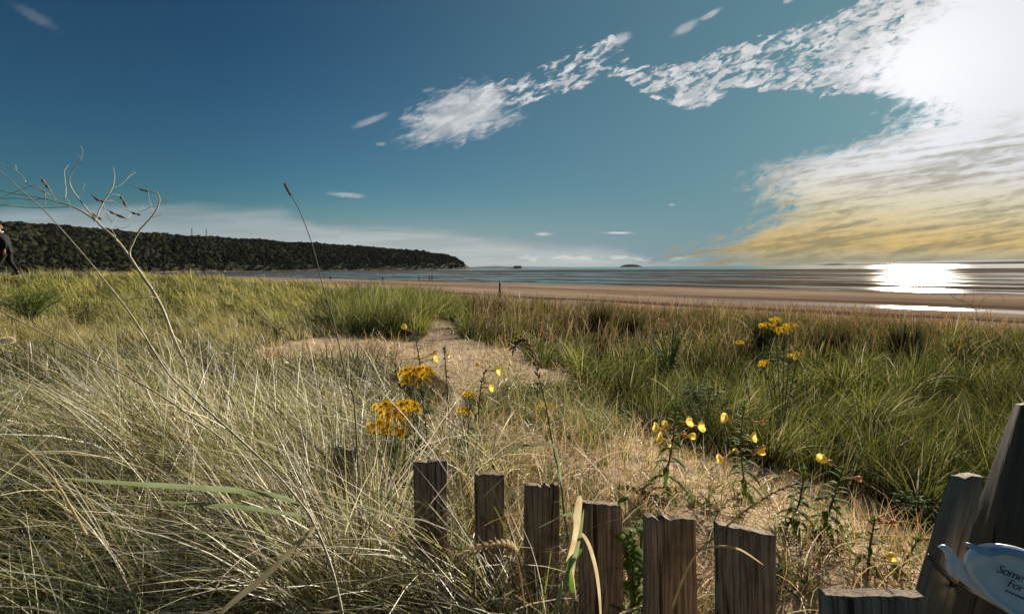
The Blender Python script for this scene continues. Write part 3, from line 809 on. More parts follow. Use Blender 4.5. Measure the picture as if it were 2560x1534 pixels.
def build_grass():
    D = math.radians
    # --- foreground left: long bleached marram, combed to the left
    sets = []
    X, Y = scatter(47000, -500, 1420, .66, 6.2, .95)
    X, Y, rd, h1, h2 = clumped(X, Y, .24, .85)
    zn, px, py, z = zones(X, Y)
    ok = (zn != 1) & ((px < 990 + 60 * wob(X, Y, .3, 3)) | ((Y < 2.6) & (px < 1230 - 130 * wob(X, Y, .2, 8)) & (rng.random(len(X)) < .75)) | ((Y < 1.34) & (rng.random(len(X)) < .75))) & ~((Y < .95) & (X > -.30)) & (X < .10)
    X, Y, z, rd, h1, h2 = (q[ok] for q in (X, Y, z, rd, h1, h2)); n = len(X)
    L = (.72 + .5 * h1) * rng.uniform(.40, .95, n) * (.85 + .25 * wob(X, Y, .5, 9)) * (1 - .62 * sstep(Y, 2.2, 4.4)) * (.62 + .38 * sstep(Y, .8, 1.5))
    az = D(-88) + rng.normal(0, .75, n) + .75 * wob(X, Y, .6, 5)
    az = swing(az, rd, .30)
    rnd = rng.random(n) < .22; az[rnd] = rng.uniform(-3.1, 3.1, rnd.sum())
    th0 = np.abs(rng.normal(.30, .28, n)); bend = rng.uniform(.8, 1.75, n)
    W = rng.uniform(.0022, .0052, n) * np.maximum(1, Y / 2.4)
    lf = sstep(px[ok], 900, 100)[:, None]
    c = pal(n, STRAW, (22, 18, 12, 13, 19, 12, 15)) * (.62 + .55 * h2)[:, None]
    c = c * (1 - .25 * lf) + .25 * lf * np.array([.20, .24, .06])
    sets.append(blades('g', np.stack([X, Y, z - .02], -1), L, W, az, th0, bend, c, 7, bexp=.62))
    k = 1500; fx, fy = (480 - 1280) / F * 2.0, 2.0
    X2 = fx + rng.normal(0, .22, k); Y2 = fy + rng.normal(0, .16, k)
    sets.append(blades('g', np.stack([X2, Y2, ground(X2, Y2) - .02], -1), rng.uniform(.6, 1.05, k), rng.uniform(.0022, .0046, k), D(-80) + rng.normal(0, .7, k), np.abs(rng.normal(.2, .18, k)), rng.uniform(.5, 1.5, k), pal(k, STRAW, (22, 18, 12, 13, 19, 12, 15)), 7, bexp=.8))
    # green shoots; low understorey blades darkened so shade is painted into the gaps
    m = rng.choice(n, 16000)
    k = len(m)
    sets.append(blades('g', np.stack([X[m], Y[m], z[m] - .02], -1) + rng.normal(0, .02, (k, 3)) * [1, 1, 0], rng.uniform(.15, .4, k), rng.uniform(.003, .006, k) * np.maximum(1, Y[m] / 3), rng.uniform(-3, 3, k), rng.uniform(.1, .7, k), rng.uniform(0, 1, k), pal(k, [(.03, .04, .014), (.05, .06, .02), (.045, .03, .014), (.13, .15, .04)], (6, 4, 4, 1)), 4))
    k = 1000; X2 = rng.uniform(-.62, -.36, k); Y2 = rng.uniform(1.22, 1.48, k)
    sets.append(blades('g', np.stack([X2, Y2, ground(X2, Y2) - .02], -1), rng.uniform(.5, .8, k), rng.uniform(.0022, .0044, k), D(-60) + rng.normal(0, 1.0, k), np.abs(rng.normal(.15, .15, k)), rng.uniform(.5, 1.7, k), pal(k, STRAW, (26, 22, 12, 10, 10, 8, 10)), 7, bexp=.9))
    grass_obj('marram_grass', sets, 'long bleached marram grass combed leftwards in the foreground')

    # --- left dune: yellow green sward up to the ridge
    sets = []
    X, Y = scatter(76000, -520, 960, 4.6, 27, .80)
    X, Y, rd, h1, h2 = clumped(X, Y, .34, .8)
    zn, px, py, z = zones(X, Y)
    ok = (zn == 0) & ((px < 880) | (Y > 15.5))
    X, Y, z, px, py, rd, h1, h2 = (q[ok] for q in (X, Y, z, px, py, rd, h1, h2)); n = len(X)
    patch = wob(X, Y, 1.6, 3)
    L = (.72 + .28 * sstep(Y, 8, 14)) * rng.uniform(.14, .46, n) * (.9 + .35 * wob(X, Y, .8, 14)) * (.65 + .7 * h1)
    az = swing(D(-80) + rng.normal(0, .5, n), rd, .35)
    c = pal(n, [(.38, .35, .06), (.50, .41, .12), (.27, .28, .04), (.58, .47, .22), (.10, .12, .02)], (30, 24, 20, 12, 16))
    p2 = wob(X, Y, .7, 12); c = c * (.62 + .55 * sstep(p2 + .4 * patch, -.7, .5))[:, None]
    c = c * (.7 + .5 * h2)[:, None]
    drier = (sstep(Y, 13, 8) * rng.uniform(0, .8, n))[:, None]; c = c * (1 - drier) + drier * np.array([.52, .42, .20])
    gshift = sstep(patch, -.2, .6)[:, None]
    c = c * (1 - .45 * gshift) + .45 * gshift * np.array([.12, .16, .035])
    sets.append(blades('g', np.stack([X, Y, z - .02], -1), L, rng.uniform(.0035, .006, n) * np.maximum(1, Y / 4.6), az, np.abs(rng.normal(.6, .3, n)), rng.uniform(.2, 1.0, n), c, 4))
    grass_obj('dune_grass', sets, 'yellow green grass over the dune rising to the left', 'matgrass')

    # --- the mound in the middle
    sets = []
    X, Y = scatter(16000, 800, 1230, 9.0, 18, 1.0)
    X, Y, rd, h1, h2 = clumped(X, Y, .36, .85)
    zn, px, py, z = zones(X, Y)
    ok = (zn == 0) & (px > 815 + 20 * wob(X, Y, 1, 3)) & (px < 1160) & (py < 842)
    X, Y, z, px, py, rd, h1, h2 = (q[ok] for q in (X, Y, z, px, py, rd, h1, h2)); n = len(X)
    L = (.65 + .6 * h1) * rng.uniform(.26, .74, n) * (1 - .35 * sstep(px, 1060, 1160)) * (1 - .35 * sstep(px, 900, 815))
    c = pal(n, [(.12, .15, .03), (.17, .19, .035), (.25, .25, .06), (.07, .09, .02), (.46, .38, .15)], (26, 26, 20, 14, 14))
    sets.append(blades('g', np.stack([X, Y, z - .02], -1), L, rng.uniform(.004, .007, n) * np.maximum(1, Y / 5), swing(D(75) + rng.normal(0, .8, n), rd, .5), np.abs(rng.normal(.36, .28, n)), rng.uniform(.1, 1.2, n), c * (.6 + .7 * h2)[:, None], 4))
    grass_obj('mound_grass', sets, 'dark green grass clump on the mound beside the sandy gap', 'matgrass')

    # --- right: tall dark green grass down to the fence side
    sets = []
    X, Y = scatter(92000, 1130, 3000, 1.7, 17, .80)
    X, Y, rd, h1, h2 = clumped(X, Y, .40, .92)
    zn, px, py, z = zones(X, Y)
    ok = (zn == 0) & (px > 1150)
    X, Y, z, px, py, rd, h1, h2 = (q[ok] for q in (X, Y, z, px, py, rd, h1, h2)); n = len(X)
    patch = wob(X, Y, 1.1, 8)
    L = rng.uniform(.30, .74, n) * (.70 + .30 * patch) * (.5 + .85 * h1) * (1 - .3 * sstep(Y, 3.2, 1.8))
    c = pal(n, GREEN + [(.40, .34, .16), (.55, .48, .32)], (26, 22, 20, 10, 14, 7, 5))
    c = c * (.45 + .72 * h2)[:, None] * (.65 + .45 * sstep(wob(X, Y, .8, 11), -.5, .6))[:, None]
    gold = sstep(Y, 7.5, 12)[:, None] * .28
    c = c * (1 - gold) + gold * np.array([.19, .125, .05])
    az = swing(D(75) + rng.normal(0, .8, n), rd, .55)
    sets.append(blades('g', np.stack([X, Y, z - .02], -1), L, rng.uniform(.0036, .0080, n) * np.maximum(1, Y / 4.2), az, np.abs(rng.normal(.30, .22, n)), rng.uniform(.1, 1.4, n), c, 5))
    # seed heads standing above the far edge
    X, Y = scatter(3000, 1180, 3000, 7.0, 15, .7)
    zn, px, py, z = zones(X, Y); ok = zn == 0
    X, Y, z = X[ok], Y[ok], z[ok]; n = len(X)
    c = pal(n, [(.22, .12, .055), (.16, .085, .04), (.36, .25, .13)], (4, 4, 2))
    V = blades('g', np.stack([X, Y, z], -1), rng.uniform(.40, .74, n), rng.uniform(.005, .009, n) * np.maximum(1, Y / 7), D(50) + rng.normal(0, 1.2, n), np.abs(rng.normal(.12, .12, n)), rng.uniform(.1, .9, n), c, 5, tipw=.8)
    sets.append(V)
    grass_obj('tall_grass', sets, 'tall dark green grass with brown seed heads filling the right side', 'matgrass')

    # --- dry thin tufts and fallen stalks on the sandy ground
    sets = []
    X, Y = scatter(72000, 560, 2750, 1.15, 13, .85)
    zn, px, py, z = zones(X, Y, 22)
    tuft = wob(X, Y, .22 * np.maximum(1, Y * .25), 5)
    ok = ((zn == 3) | (zn == 2) & (rng.random(len(X)) < (.38 + .7 * sstep(tuft, -.1, .5)) * (1.15 - .55 * sstep(px, 1400, 1900)))) | ((zn == 1) & (rng.random(len(X)) < .36 + .60 * sstep(tuft, .0, .6)))
    X, Y, z, px, zz = X[ok], Y[ok], z[ok], px[ok], zn[ok]; n = len(X)
    flat = rng.random(n) < .52
    L = np.where(flat, rng.uniform(.05, .22, n), rng.uniform(.08, .30, n) * (1 - .25 * sstep(px, 1500, 1900)))
    th = np.where(flat, rng.uniform(1.3, 1.55, n), np.abs(rng.normal(.4, .3, n)))
    bd = np.where(flat, rng.uniform(-.1, .15, n), rng.uniform(.2, 1.3, n))
    cg = pal(n, [(.13, .16, .03), (.20, .22, .05), (.07, .09, .02), (.40, .34, .15)], (4, 4, 3, 3))
    c = pal(n, [(.50, .34, .14), (.62, .50, .30), (.34, .19, .07), (.24, .23, .07), (.10, .12, .03), (.10, .06, .03)], (20, 24, 14, 13, 15, 14))
    g3 = (zz == 3) & (rng.random(n) < .75); c[g3] = cg[g3]; L = np.where(zz == 3, L * 1.15, L)
    sets.append(blades('g', np.stack([X, Y, z + .006], -1), L, rng.uniform(.0022, .0042, n) * np.maximum(1, Y / 3.2), rng.uniform(-3.14, 3.14, n), th, bd, c, 5))
    X, Y = scatter(26000, 700, 2700, 1.3, 12, .85)
    zn, px, py, z = zones(X, Y, 22)
    weed = wob(X, Y, .17 * np.maximum(1, Y * .25), 15)
    ok = (zn > 0) & (weed > .35 + .25 * (zn == 1)) & (rng.random(len(X)) < .8)
    X, Y, z = X[ok], Y[ok], z[ok]; n = len(X)
    sets.append(blades('g', np.stack([X, Y, z], -1), rng.uniform(.03, .11, n), rng.uniform(.005, .011, n) * np.maximum(1, Y / 3.5), rng.uniform(-3.14, 3.14, n), rng.uniform(.3, 1.2, n), rng.uniform(0, .8, n), pal(n, [(.10, .14, .03), (.16, .19, .05), (.06, .085, .02), (.22, .20, .07)], (4, 3, 4, 2)), 3))
    grass_obj('dry_grass', sets, 'thin dry tufts and fallen straw scattered over the sandy ground')
build_grass()

# ------------------------------------------------------------------ things
def along(o, ax):
    q = Vector(ax).to_track_quat('Z', 'Y'); M = q.to_matrix().to_4x4()
    o.data.transform(M.inverted()); o.rotation_euler = q.to_euler()
    o.data.set_sharp_from_angle(angle=.7)
def gz(x, y): return float(ground(np.array([x]), np.array([y]))[0])
def hit(px, py, y0=.7, y1=60):
    """where the ray through a photo pixel meets the sand"""
    Y = np.geomspace(y0, y1, 1500)
    a = (px - 1280) / F; b = (HOR - py) / F
    X = Y * (CR * a + SR * b); Z = EYE + Y * (-SR * a + CR * b)
    d = Z - ground(X, Y)
    k = int(np.argmax(d < 0)) if (d < 0).any() else len(Y) - 1
    return Vector((X[k], Y[k], float(ground(X[k:k + 1], Y[k:k + 1])[0])))
def foot(px, Y):
    """sand point under bearing px at depth Y"""
    x = (px - 1280) / F * Y
    return Vector((x, Y, gz(x, Y)))
def orient(axis, roll=0.0):
    q = Vector(axis).to_track_quat('Z', 'Y')
    return q.to_matrix() @ Matrix.Rotation(roll, 3, 'Z')
def put(name, me, parent, pos, axis, scale, roll=0.0):
    o = link(name, me, parent)
    o.location = Vector(pos) - parent.location
    o.rotation_euler = orient(axis, roll).to_euler()
    o.scale = (scale,) * 3
    return o

# ---- paling fence
def board(o, X, Y, z0, zt_l, zt_r, w, t, yaw, jag=.004, seed=0):
    r = random.Random(seed); R = Matrix.Rotation(yaw, 3, 'Z')
    nx = 9; levels = 16
    mb = MB(o)
    jz = [r.uniform(-jag, jag) * .55 for _ in range(nx)]
    lean = r.uniform(-.006, .006)
    for _ in range(r.randint(1, 2) if seed < 10 else 0): jz[r.randint(1, nx - 2)] -= r.uniform(.002, .006)
    vs, fs = [], []
    per = 2 * nx
    for k in range(levels + 2):
        s = min(1, k / levels); ins = .0 if k <= levels else .0022
        for side in (0, 1):
            for i in range(nx):
                q = i if side == 0 else nx - 1 - i
                u = q / (nx - 1)
                zt = zt_l + (zt_r - zt_l) * u + jz[q]
                z = z0 + (zt - (.0035 if k <= levels else 0) - z0) * s
                x = (u - .5) * (w - 2 * ins) + lean * s + .0022 * math.sin(7 * s + seed + (0 if u < .5 else 2)) * (abs(u - .5) * 2)
                y = (-1 if side == 0 else 1) * (t / 2 - ins) + .0016 * math.sin(q * 2.3 + s * 9 + seed)
                if q in (0, nx - 1): y *= .86
                v = R @ Vector((x, y, 0)); vs.append(Vector((X + v.x, Y + v.y, z)))
    for k in range(levels + 1):
        for i in range(per):
            a = k * per + i; b = k * per + (i + 1) % per
            fs.append((a, b, b + per, a + per))
    top = (levels + 1) * per
    for i in range(nx - 1):
        fs.append((top + i, top + i + 1, top + per - 2 - i, top + per - 1 - i))
    mb.add(vs, fs)
    return mb
def build_fence():
    spec = [  # px left, px right, py top left, py top right, depth, yaw
        (836, 902, 1121, 1123, 1.60, .05), (1037, 1118, 1152, 1154, 1.44, .12), (1186, 1256, 1184, 1190, 1.42, .15), (1309, 1394, 1212, 1216, 1.36, .14),
        (1450, 1556, 1252, 1268, 1.20, .16), (1610, 1744, 1288, 1304, 1.05, .15), (1790, 1944, 1308, 1344, .93, .12), (2079, 2318, 1496, 1490, .60, -.05)]
    r = thing('paling_fence', (0.1, 1.1, EYE - 1.1), 'weathered grey paling fence of short sawn boards running through the dune grass', 'fence')
    tops = []
    for k, (a, b, ya, yb, Y, yaw) in enumerate(spec):
        pa, pb = P(a, ya, Y), P(b, yb, Y)
        w = (pb.x - pa.x) / math.cos(yaw); X = (pa.x + pb.x) / 2
        t = .022 if k < 7 else .019
        board(r.location, X, Y + t / 2, min(gz(X, Y), EYE - .9) - .12, pa.z, pb.z, w, t, yaw, .0035 if k < 7 else .002, k + 3).build('paling', MAT['wood'], r).data.set_sharp_from_angle(angle=.6)
        tops.append(Vector((X, Y + t + .012, (pa.z + pb.z) / 2)))
    for dz in (-.26, -.262):
        pts = spline([p + Vector((0, 0.006 * math.sin(dz * 900), dz)) for p in tops[:7]], 14)
        pts = [p + Vector((0, .003 * math.sin(i * 1.3 + dz * 1500), .003 * math.cos(i * 1.3 + dz * 1500))) for i, p in enumerate(pts)]
        mb = MB(r.location); mb.tube(pts, .0017, 5); mb.build('wire', MAT['wire'], r)
build_fence()

def to_ground(top, low):
    """carry the line top -> low on until it is 12 cm under the sand"""
    d = (low - top).normalized(); p = low.copy()
    while p.z > gz(p.x, p.y) - .12: p = p + d * .02
    return p
def build_pole():
    a = P(2300, 1620, .76); b = P(2418, 1190, .86); low = a.copy(); a = to_ground(b, a)
    r = thing('wooden_stake', a, 'rough round stake leaning right with a slanted broken top, in front of the broad board', 'stake')
    n = 18; vs, fs = [], []; L = 22; d = (b - a); ax = d.normalized(); x = ax.cross(Vector((0, 1, 0))).normalized(); y = ax.cross(x)
    if x.x < 0: x = -x
    rr = random.Random(4)
    lump = [rr.uniform(.92, 1.07) for _ in range(n)]
    for k in range(L + 1):
        t = k / L
        for i in range(n):
            th = 2 * math.pi * i / n
            R = .0265 * lump[i] * (1 + .05 * math.sin(5 * t * 3 + i * 1.9)) * (1 + .10 * (1 - t))
            R = R if k else R * .9
            c = a + d * t
            if k == L: c = c + ax * (.016 * math.cos(th) + rr.uniform(-.004, .004)); R *= .93
            vs.append(c + x * math.cos(th) * R + y * math.sin(th) * R * .8)
    for k in range(L):
        for i in range(n):
            j = k * n + i; q = k * n + (i + 1) % n
            fs.append((j, q, q + n, j + n))
    vs.append(b + ax * .008); c = len(vs) - 1
    for i in range(n): fs.append((L * n + i, L * n + (i + 1) % n, c))
    mb = MB(a); mb.add(vs, fs); along(mb.build('timber', MAT['polewood'], r), ax)
    mb = MB(a)   # wire tie wrapped round the stake
    for off in (0, .0035):
        c = low + (b - low) * .44; pts = []
        for i in range(15):
            th = math.pi + i / 14 * math.pi * 1.1
            pts.append(c + x * math.cos(th) * .031 + Vector((0, 1, 0)) * math.sin(th) * .026 + ax * (off - i * .0016))
        pts += spline([pts[-1], P(2400, 1464, .745), P(2480, 1506, .735), P(2580, 1562, .72)], 8)
        mb.tube(pts, .0021, 6)
    mb.build('wire_tie', MAT['wire'], r)
build_pole()

def build_board():
    A0, A1 = P(2538, 1010, 1.02), P(2318, 1575, .88)
    B0, B1 = P(2553, 1012, .955), P(2428, 1575, .80)
    C0, C1 = P(2750, 985, .99), P(2790, 1575, .84)
    D0, D1 = P(2720, 975, 1.06), P(2740, 1575, .93)
    A1, B1, C1, D1 = (to_ground(p, q) for p, q in ((A0, A1), (B0, B1), (C0, C1), (D0, D1)))
    r = thing('broad_post', (A1 + C1) / 2, 'broad brown timber post leaning right, its left edge catching the light, behind the plaque', 'post')
    o = r.location; mb = MB(o); vs, fs = [], []
    n = 16; ring = []
    for k in range(n + 1):
        t = k / n
        e = [p1.lerp(p0, t) for p0, p1 in ((A0, A1), (B0, B1), (C0, C1), (D0, D1))]
        row = []
        for q in range(4):
            p, s = e[q], e[(q + 1) % 4]
            for m_ in range(6):
                f = m_ / 6
                row.append(p.lerp(s, .03 + f * .97) + Vector((0, .0015 * math.sin(k * .9 + q * 2 + m_ * 2), 0)))
        ring.append(len(vs)); vs += row
    m_ = 24
    for k in range(n):
        for i in range(m_):
            a = ring[k] + i; b = ring[k] + (i + 1) % m_
            fs.append((a, b, ring[k + 1] + (i + 1) % m_, ring[k + 1] + i))
    fs.append(tuple(ring[n] + i for i in range(m_)))
    mb.add(vs, fs); along(mb.build('timber', MAT['boardwood'], r), B0 - B1)
    mb = MB(o)   # a long crack down the face
    g = [P(2556, 1120, .935), P(2530, 1210, .915), P(2502, 1320, .89), P(2490, 1400, .872)]
    mb.ribbon(spline(g, 4), [.0004] + [.0012] * 11 + [.0003], (1, 0, 0)); mb.build('crack', MAT['ink'], r)
build_board()

def build_plaque():
    o = P(2520, 1455, .72)
    r = thing('memorial_plaque', o, 'pale blue grey plaque with curled ends and script lettering on the broad post', 'plaque')
    # plaque plane: faces the camera, tipped back a little
    ex = (RIGHT * math.cos(.38) - UP * math.sin(.38)).normalized(); ey = (RIGHT * math.sin(.38) + UP * math.cos(.38)).normalized()
    k = .72 / F
    nrm = Vector((-.1, -.95, .30)).normalized()
    def Q(px, py, dep=0.0):
        p = P(px, py, .72); return p + nrm * dep + Vector((0, .25, 0)) * ((p - o).dot(UP))
    def slab(poly, dep, th, name, mat, dome=0.0):
        n = len(poly); cx = sum(p[0] for p in poly) / n; cy = sum(p[1] for p in poly) / n
        mb = MB(o); vs, fs = [], []
        rings = [(1.0, dep - th), (1.02, dep - th * .5), (1.0, dep), (.93, dep + dome * .45), (.8, dep + dome * .8), (.5, dep + dome), (.0, dep + dome)]
        for sc, dd in rings:
            for a, b in poly: vs.append(Q(cx + (a - cx) * sc, cy + (b - cy) * sc, dd))
        for q in range(len(rings) - 1):
            for i in range(n):
                a = q * n + i; b = q * n + (i + 1) % n
                fs.append((a, b, b + n, a + n))
        fs.append(tuple(range(n)))
        mb.add(vs, fs); return mb.build(name, MAT[mat], r)
    def ell(cx, cy, a, b, tilt, n=48, wav=0):
        c, s = math.cos(tilt), math.sin(tilt)
        return [(cx + a * math.cos(2 * math.pi * i / n) * c - b * math.sin(2 * math.pi * i / n) * s, cy + a * math.cos(2 * math.pi * i / n) * s + b * math.sin(2 * math.pi * i / n) * c) for i in range(n)]
    def smooth(poly, n=5):
        pts = spline([Vector((a, b, 0)) for a, b in poly + [poly[0]]], n)[:-1]
        return [(p.x, p.y) for p in pts]
    # lower wing, a long crescent
    slab(smooth([(2374, 1382), (2386, 1377), (2396, 1380), (2400, 1396), (2422, 1428), (2452, 1462), (2500, 1498), (2560, 1530), (2660, 1575), (2660, 1600), (2560, 1545), (2490, 1508), (2440, 1476), (2405, 1446), (2392, 1420), (2390, 1396), (2382, 1386)]), -.006, .007, 'lower_wing', 'ceramic', .001)
    slab(smooth([(2383, 1412), (2391, 1408), (2396, 1424), (2392, 1442), (2386, 1441)], 4), -.004, .004, 'drip', 'ceramic', .001)
    # face: an oval dish with raised rim
    slab(ell(2590, 1474, 172, 76, .42), -.001, .008, 'face', 'ceramic', -.003)
    mb = MB(o); e = ell(2590, 1474, 172, 76, .42, 60)
    mb.tube([Q(a, b, .002) for a, b in e] + [Q(*e[0], .002)], .0042, 8, 0, False); mb.build('rim', MAT['ceramic'], r)
    slab(smooth([(2423, 1408), (2434, 1398), (2447, 1388), (2462, 1390), (2486, 1398), (2478, 1412), (2455, 1416), (2436, 1418)]), .006, .006, 'curled_end', 'ceramic', .003)
    slab(smooth([(2429, 1368), (2438, 1367), (2456, 1376), (2474, 1381), (2490, 1376), (2520, 1373), (2560, 1380), (2620, 1394), (2660, 1410), (2640, 1424), (2560, 1396), (2510, 1392), (2488, 1396), (2470, 1396), (2450, 1386)]), .005, .006, 'upper_wing', 'blueglaze', .004)
    # lettering
    R3 = Matrix((ex, ey, ex.cross(ey))).transposed()
    def word(txt, px, py, size):
        cu = bpy.data.curves.new('lettering', 'FONT'); cu.body = txt; cu.size = size; cu.shear = .45; cu.extrude = .0004; cu.offset = -size * .008; cu.space_character = .95
        tmp = bpy.data.objects.new('lettering', cu); COL.objects.link(tmp)
        dg = bpy.context.evaluated_depsgraph_get(); me = bpy.data.meshes.new_from_object(tmp.evaluated_get(dg))
        bpy.data.objects.remove(tmp)
        base = P(px, py, .72)
        zl = ex.cross(ey)
        for v in me.vertices:
            wv = base + ex * v.co.x + ey * v.co.y
            wv = wv + Vector((0, .25, 0)) * ((wv - o).dot(UP)) + nrm * (.0022 + v.co.z)
            v.co = wv - o
        me.materials.clear(); me.materials.append(MAT['ink'])
        return link('lettering', me, r)
    word('Some', 2493, 1430, .0175); word('For', 2511, 1461, .0165)
    mb = MB(o); pts = []
    for i in range(33):
        t = i / 32; px = 2505 + t * 62; py = 1473 + t * 27
        pts.append(Q(px, py - abs(math.sin(t * 28)) * 5, .0035))
    mb.tube(pts, .0007, 5); mb.build('lettering', MAT['ink'], r)
build_plaque()

# ---- dead branching stalk (upper left)
def build_stalk():
    Y = 2.3
    base = foot(480, Y + .03); base.z -= .02
    r = thing('dead_stalk', base, 'dead bleached branching stalk with dark knobbly pods against the sky', 'plant')
    def path(pts, r0, r1, dy=0.0):
        v = spline([P(a + random.uniform(-1.5, 1.5), b + random.uniform(-1.5, 1.5), Y + dy * i / max(1, len(pts) - 1)) for i, (a, b) in enumerate(pts)], 4)
        v = [p + Vector((random.uniform(-1, 1), random.uniform(-1, 1), random.uniform(-1, 1))) * .0012 for p in v]
        mb.tube(v, [1.12 * (r0 + (r1 - r0) * i / (len(v) - 1)) for i in range(len(v))], 6)
    mb = MB(base)
    low = [base, P(475, 1000, Y + .02), P(462, 905, Y), P(453, 889, Y), P(430, 835, Y), P(418, 802, Y), P(406, 771, Y), P(382, 727, Y), P(352, 684, Y), P(326, 644, Y)]
    v = spline(low, 6); mb.tube(v, lerps([.0072, .0070, .0069, .0068, .0067, .0066, .0065, .0064, .006, .0058], 6), 8)
    path([(326, 644), (295, 605), (260, 570), (238, 550), (203, 526), (175, 513), (132, 501), (71, 491), (0, 475), (-60, 455)], .0052, .0016, .25)
    path([(324, 642), (324, 630), (330, 612), (347, 580), (364, 560), (380, 543), (392, 524), (399, 508), (399, 491), (387, 482), (368, 476), (351, 473), (328, 461)], .0042, .0011, -.1)
    path([(238, 552), (246, 530), (257, 508), (267, 494), (279, 476), (285, 461), (286, 445), (285, 433), (282, 418), (272, 415)], .0030, .0006, .1)
    path([(257, 506), (270, 503), (283, 503), (300, 513), (314, 524), (332, 530), (349, 536)], .0018, .0010, .1)
    path([(259, 518), (278, 529), (298, 540), (316, 546), (326, 540), (328, 534)], .0016, .0008, .12)
    path([(238, 550), (222, 527), (207, 510), (193, 491), (180, 474), (174, 455), (174, 442), (180, 430), (186, 418), (197, 405), (205, 390), (207, 378), (200, 364)], .0030, .0008, -.12)
    path([(193, 491), (204, 478), (213, 460)], .0014, .0008); path([(203, 396), (187, 384)], .001, .0006); path([(197, 408), (214, 412)], .001, .0005)
    path([(163, 497), (165, 478), (163, 450), (163, 428), (170, 413)], .0018, .0006, .1); path([(163, 428), (144, 419)], .0009, .0005); path([(163, 458), (145, 448)], .0009, .0005)
    path([(141, 500), (132, 485), (123, 470), (108, 450), (94, 437)], .0013, .0006, .15)
    path([(175, 513), (168, 500), (155, 493), (140, 484), (135, 482)], .0014, .0009)
    path([(113, 482), (112, 500), (110, 515), (112, 519)], .0016, .001, .05)
    path([(175, 518), (130, 520), (80, 518), (30, 517), (-20, 510)], .0018, .0012, .1)
    path([(123, 486), (100, 470), (82, 463), (50, 475), (20, 486), (0, 494), (-30, 500)], .0017, .001, .15)
    path([(141, 504), (110, 496), (80, 499), (40, 495), (0, 497)], .0020, .0014, .2)
    path([(113, 482), (90, 472), (66, 458), (60, 446), (40, 428), (15, 416), (0, 405), (-30, 380)], .0018, .0010, .2)
    path([(40, 429), (40, 412)], .001, .001); path([(66, 458), (78, 460)], .0009, .0006); path([(66, 455), (48, 446)], .001, .0007)
    path([(0, 497), (10, 507), (18, 511), (30, 517)], .001, .0008); path([(0, 513), (18, 510)], .0012, .0009)
    path([(396, 515), (376, 517), (354, 527), (343, 523), (332, 516)], .0014, .0006); path([(362, 522), (357, 512)], .0007, .0004)
    path([(401, 509), (412, 501), (422, 490), (424, 486), (412, 482)], .0015, .0006)
    path([(382, 536), (378, 520), (373, 501), (371, 485), (371, 477)], .0014, .0007); path([(398, 505), (388, 494), (378, 484)], .0010, .0005); path([(380, 543), (396, 538), (406, 532), (405, 522)], .0010, .0005)
    path([(393, 484), (391, 470)], .0008, .0004)
    path([(292, 604), (287, 590), (281, 576), (275, 571), (283, 557), (292, 547)], .0022, .0007, .1)
    path([(283, 560), (272, 548), (262, 540)], .0010, .0006); path([(283, 556), (270, 540), (262, 518), (258, 508)], .0012, .0008); path([(286, 567), (302, 570), (318, 568), (326, 558), (325, 547)], .0010, .0007); path([(283, 560), (275, 545), (270, 536)], .0008, .0005)
    path([(283, 470), (300, 462), (316, 448), (328, 438), (340, 431)], .0011, .0007, .1); path([(316, 448), (330, 430), (337, 418)], .0007, .0004)
    path([(382, 727), (390, 713), (393, 700)], .0026, .0008); path([(395, 745), (382, 742), (365, 743), (340, 746), (310, 750), (262, 746)], .0030, .0010, -.1)
    path([(276, 485), (292, 485), (300, 492)], .0012, .0010, .05)
    mb.build('stem', MAT['palestem'], r)
    # knobbly two-seeded pods on the twigs
    for a in ([(224, 483), (243, 499), (254, 503), (262, 505)], [(273, 527), (279, 531), (294, 538), (318, 547)], [(348, 474), (354, 474), (368, 479), (371, 480)], [(299, 490), (303, 494), (310, 505), (316, 518)], [(327, 530), (334, 533), (345, 536), (351, 537)],
              [(229, 533), (235, 537), (246, 544), (256, 549)], [(103, 448), (107, 452), (116, 464), (123, 472)]):
        p = [P(x, y, Y + .02) for x, y in a]
        v = spline(p, 6); n = len(v)
        rad = [.0012 + .0052 * max(math.exp(-((i / (n - 1) - .34) / .13) ** 2), math.exp(-((i / (n - 1) - .74) / .13) ** 2)) for i in range(n)]
        q = MB(base); q.tube(v, rad, 8); q.build('seed_pod', MAT['seedbrown'], r)
build_stalk()

# ---- single tall culms, reeds and ears
def culm(name, label, pts, r0, r1, mat='palestem', leaves=(), tip=None, cat='grass stem', group=None, base=None):
    """pts = [(px, py, Y)] from the foot up; leaves = [(points, half width px, material)]"""
    v = [P(*p) for p in pts]
    if base is not None: v = [base] + v
    root = v[0].copy()
    r = thing(name, root, label, cat, group)
    mb = MB(root); s = spline(v, 6); mb.tube(s, [r0 + (r1 - r0) * i / (len(s) - 1) for i in range(len(s))], 6); mb.build('stem', MAT[mat], r)
    for lp, hw, lm in leaves:
        q = spline([P(*p) for p in lp], 5); n = len(q)
        Ym = lp[len(lp) // 2][2]
        wd = [hw * Ym / F * (math.sin(math.pi * (.12 + .88 * i / (n - 1))) ** .6 if i < n - 1 else .05) for i in range(n)]
        d = (q[-1] - q[0]).normalized(); side = d.cross(Vector((0.15, 1, .1))).normalized()
        mb = MB(root); mb.ribbon(q, wd, side, 0, .35); mb.build('leaf', MAT[lm], r)
    if tip:
        for kind, tp in tip: ear(r, root, tp, kind)
    return r

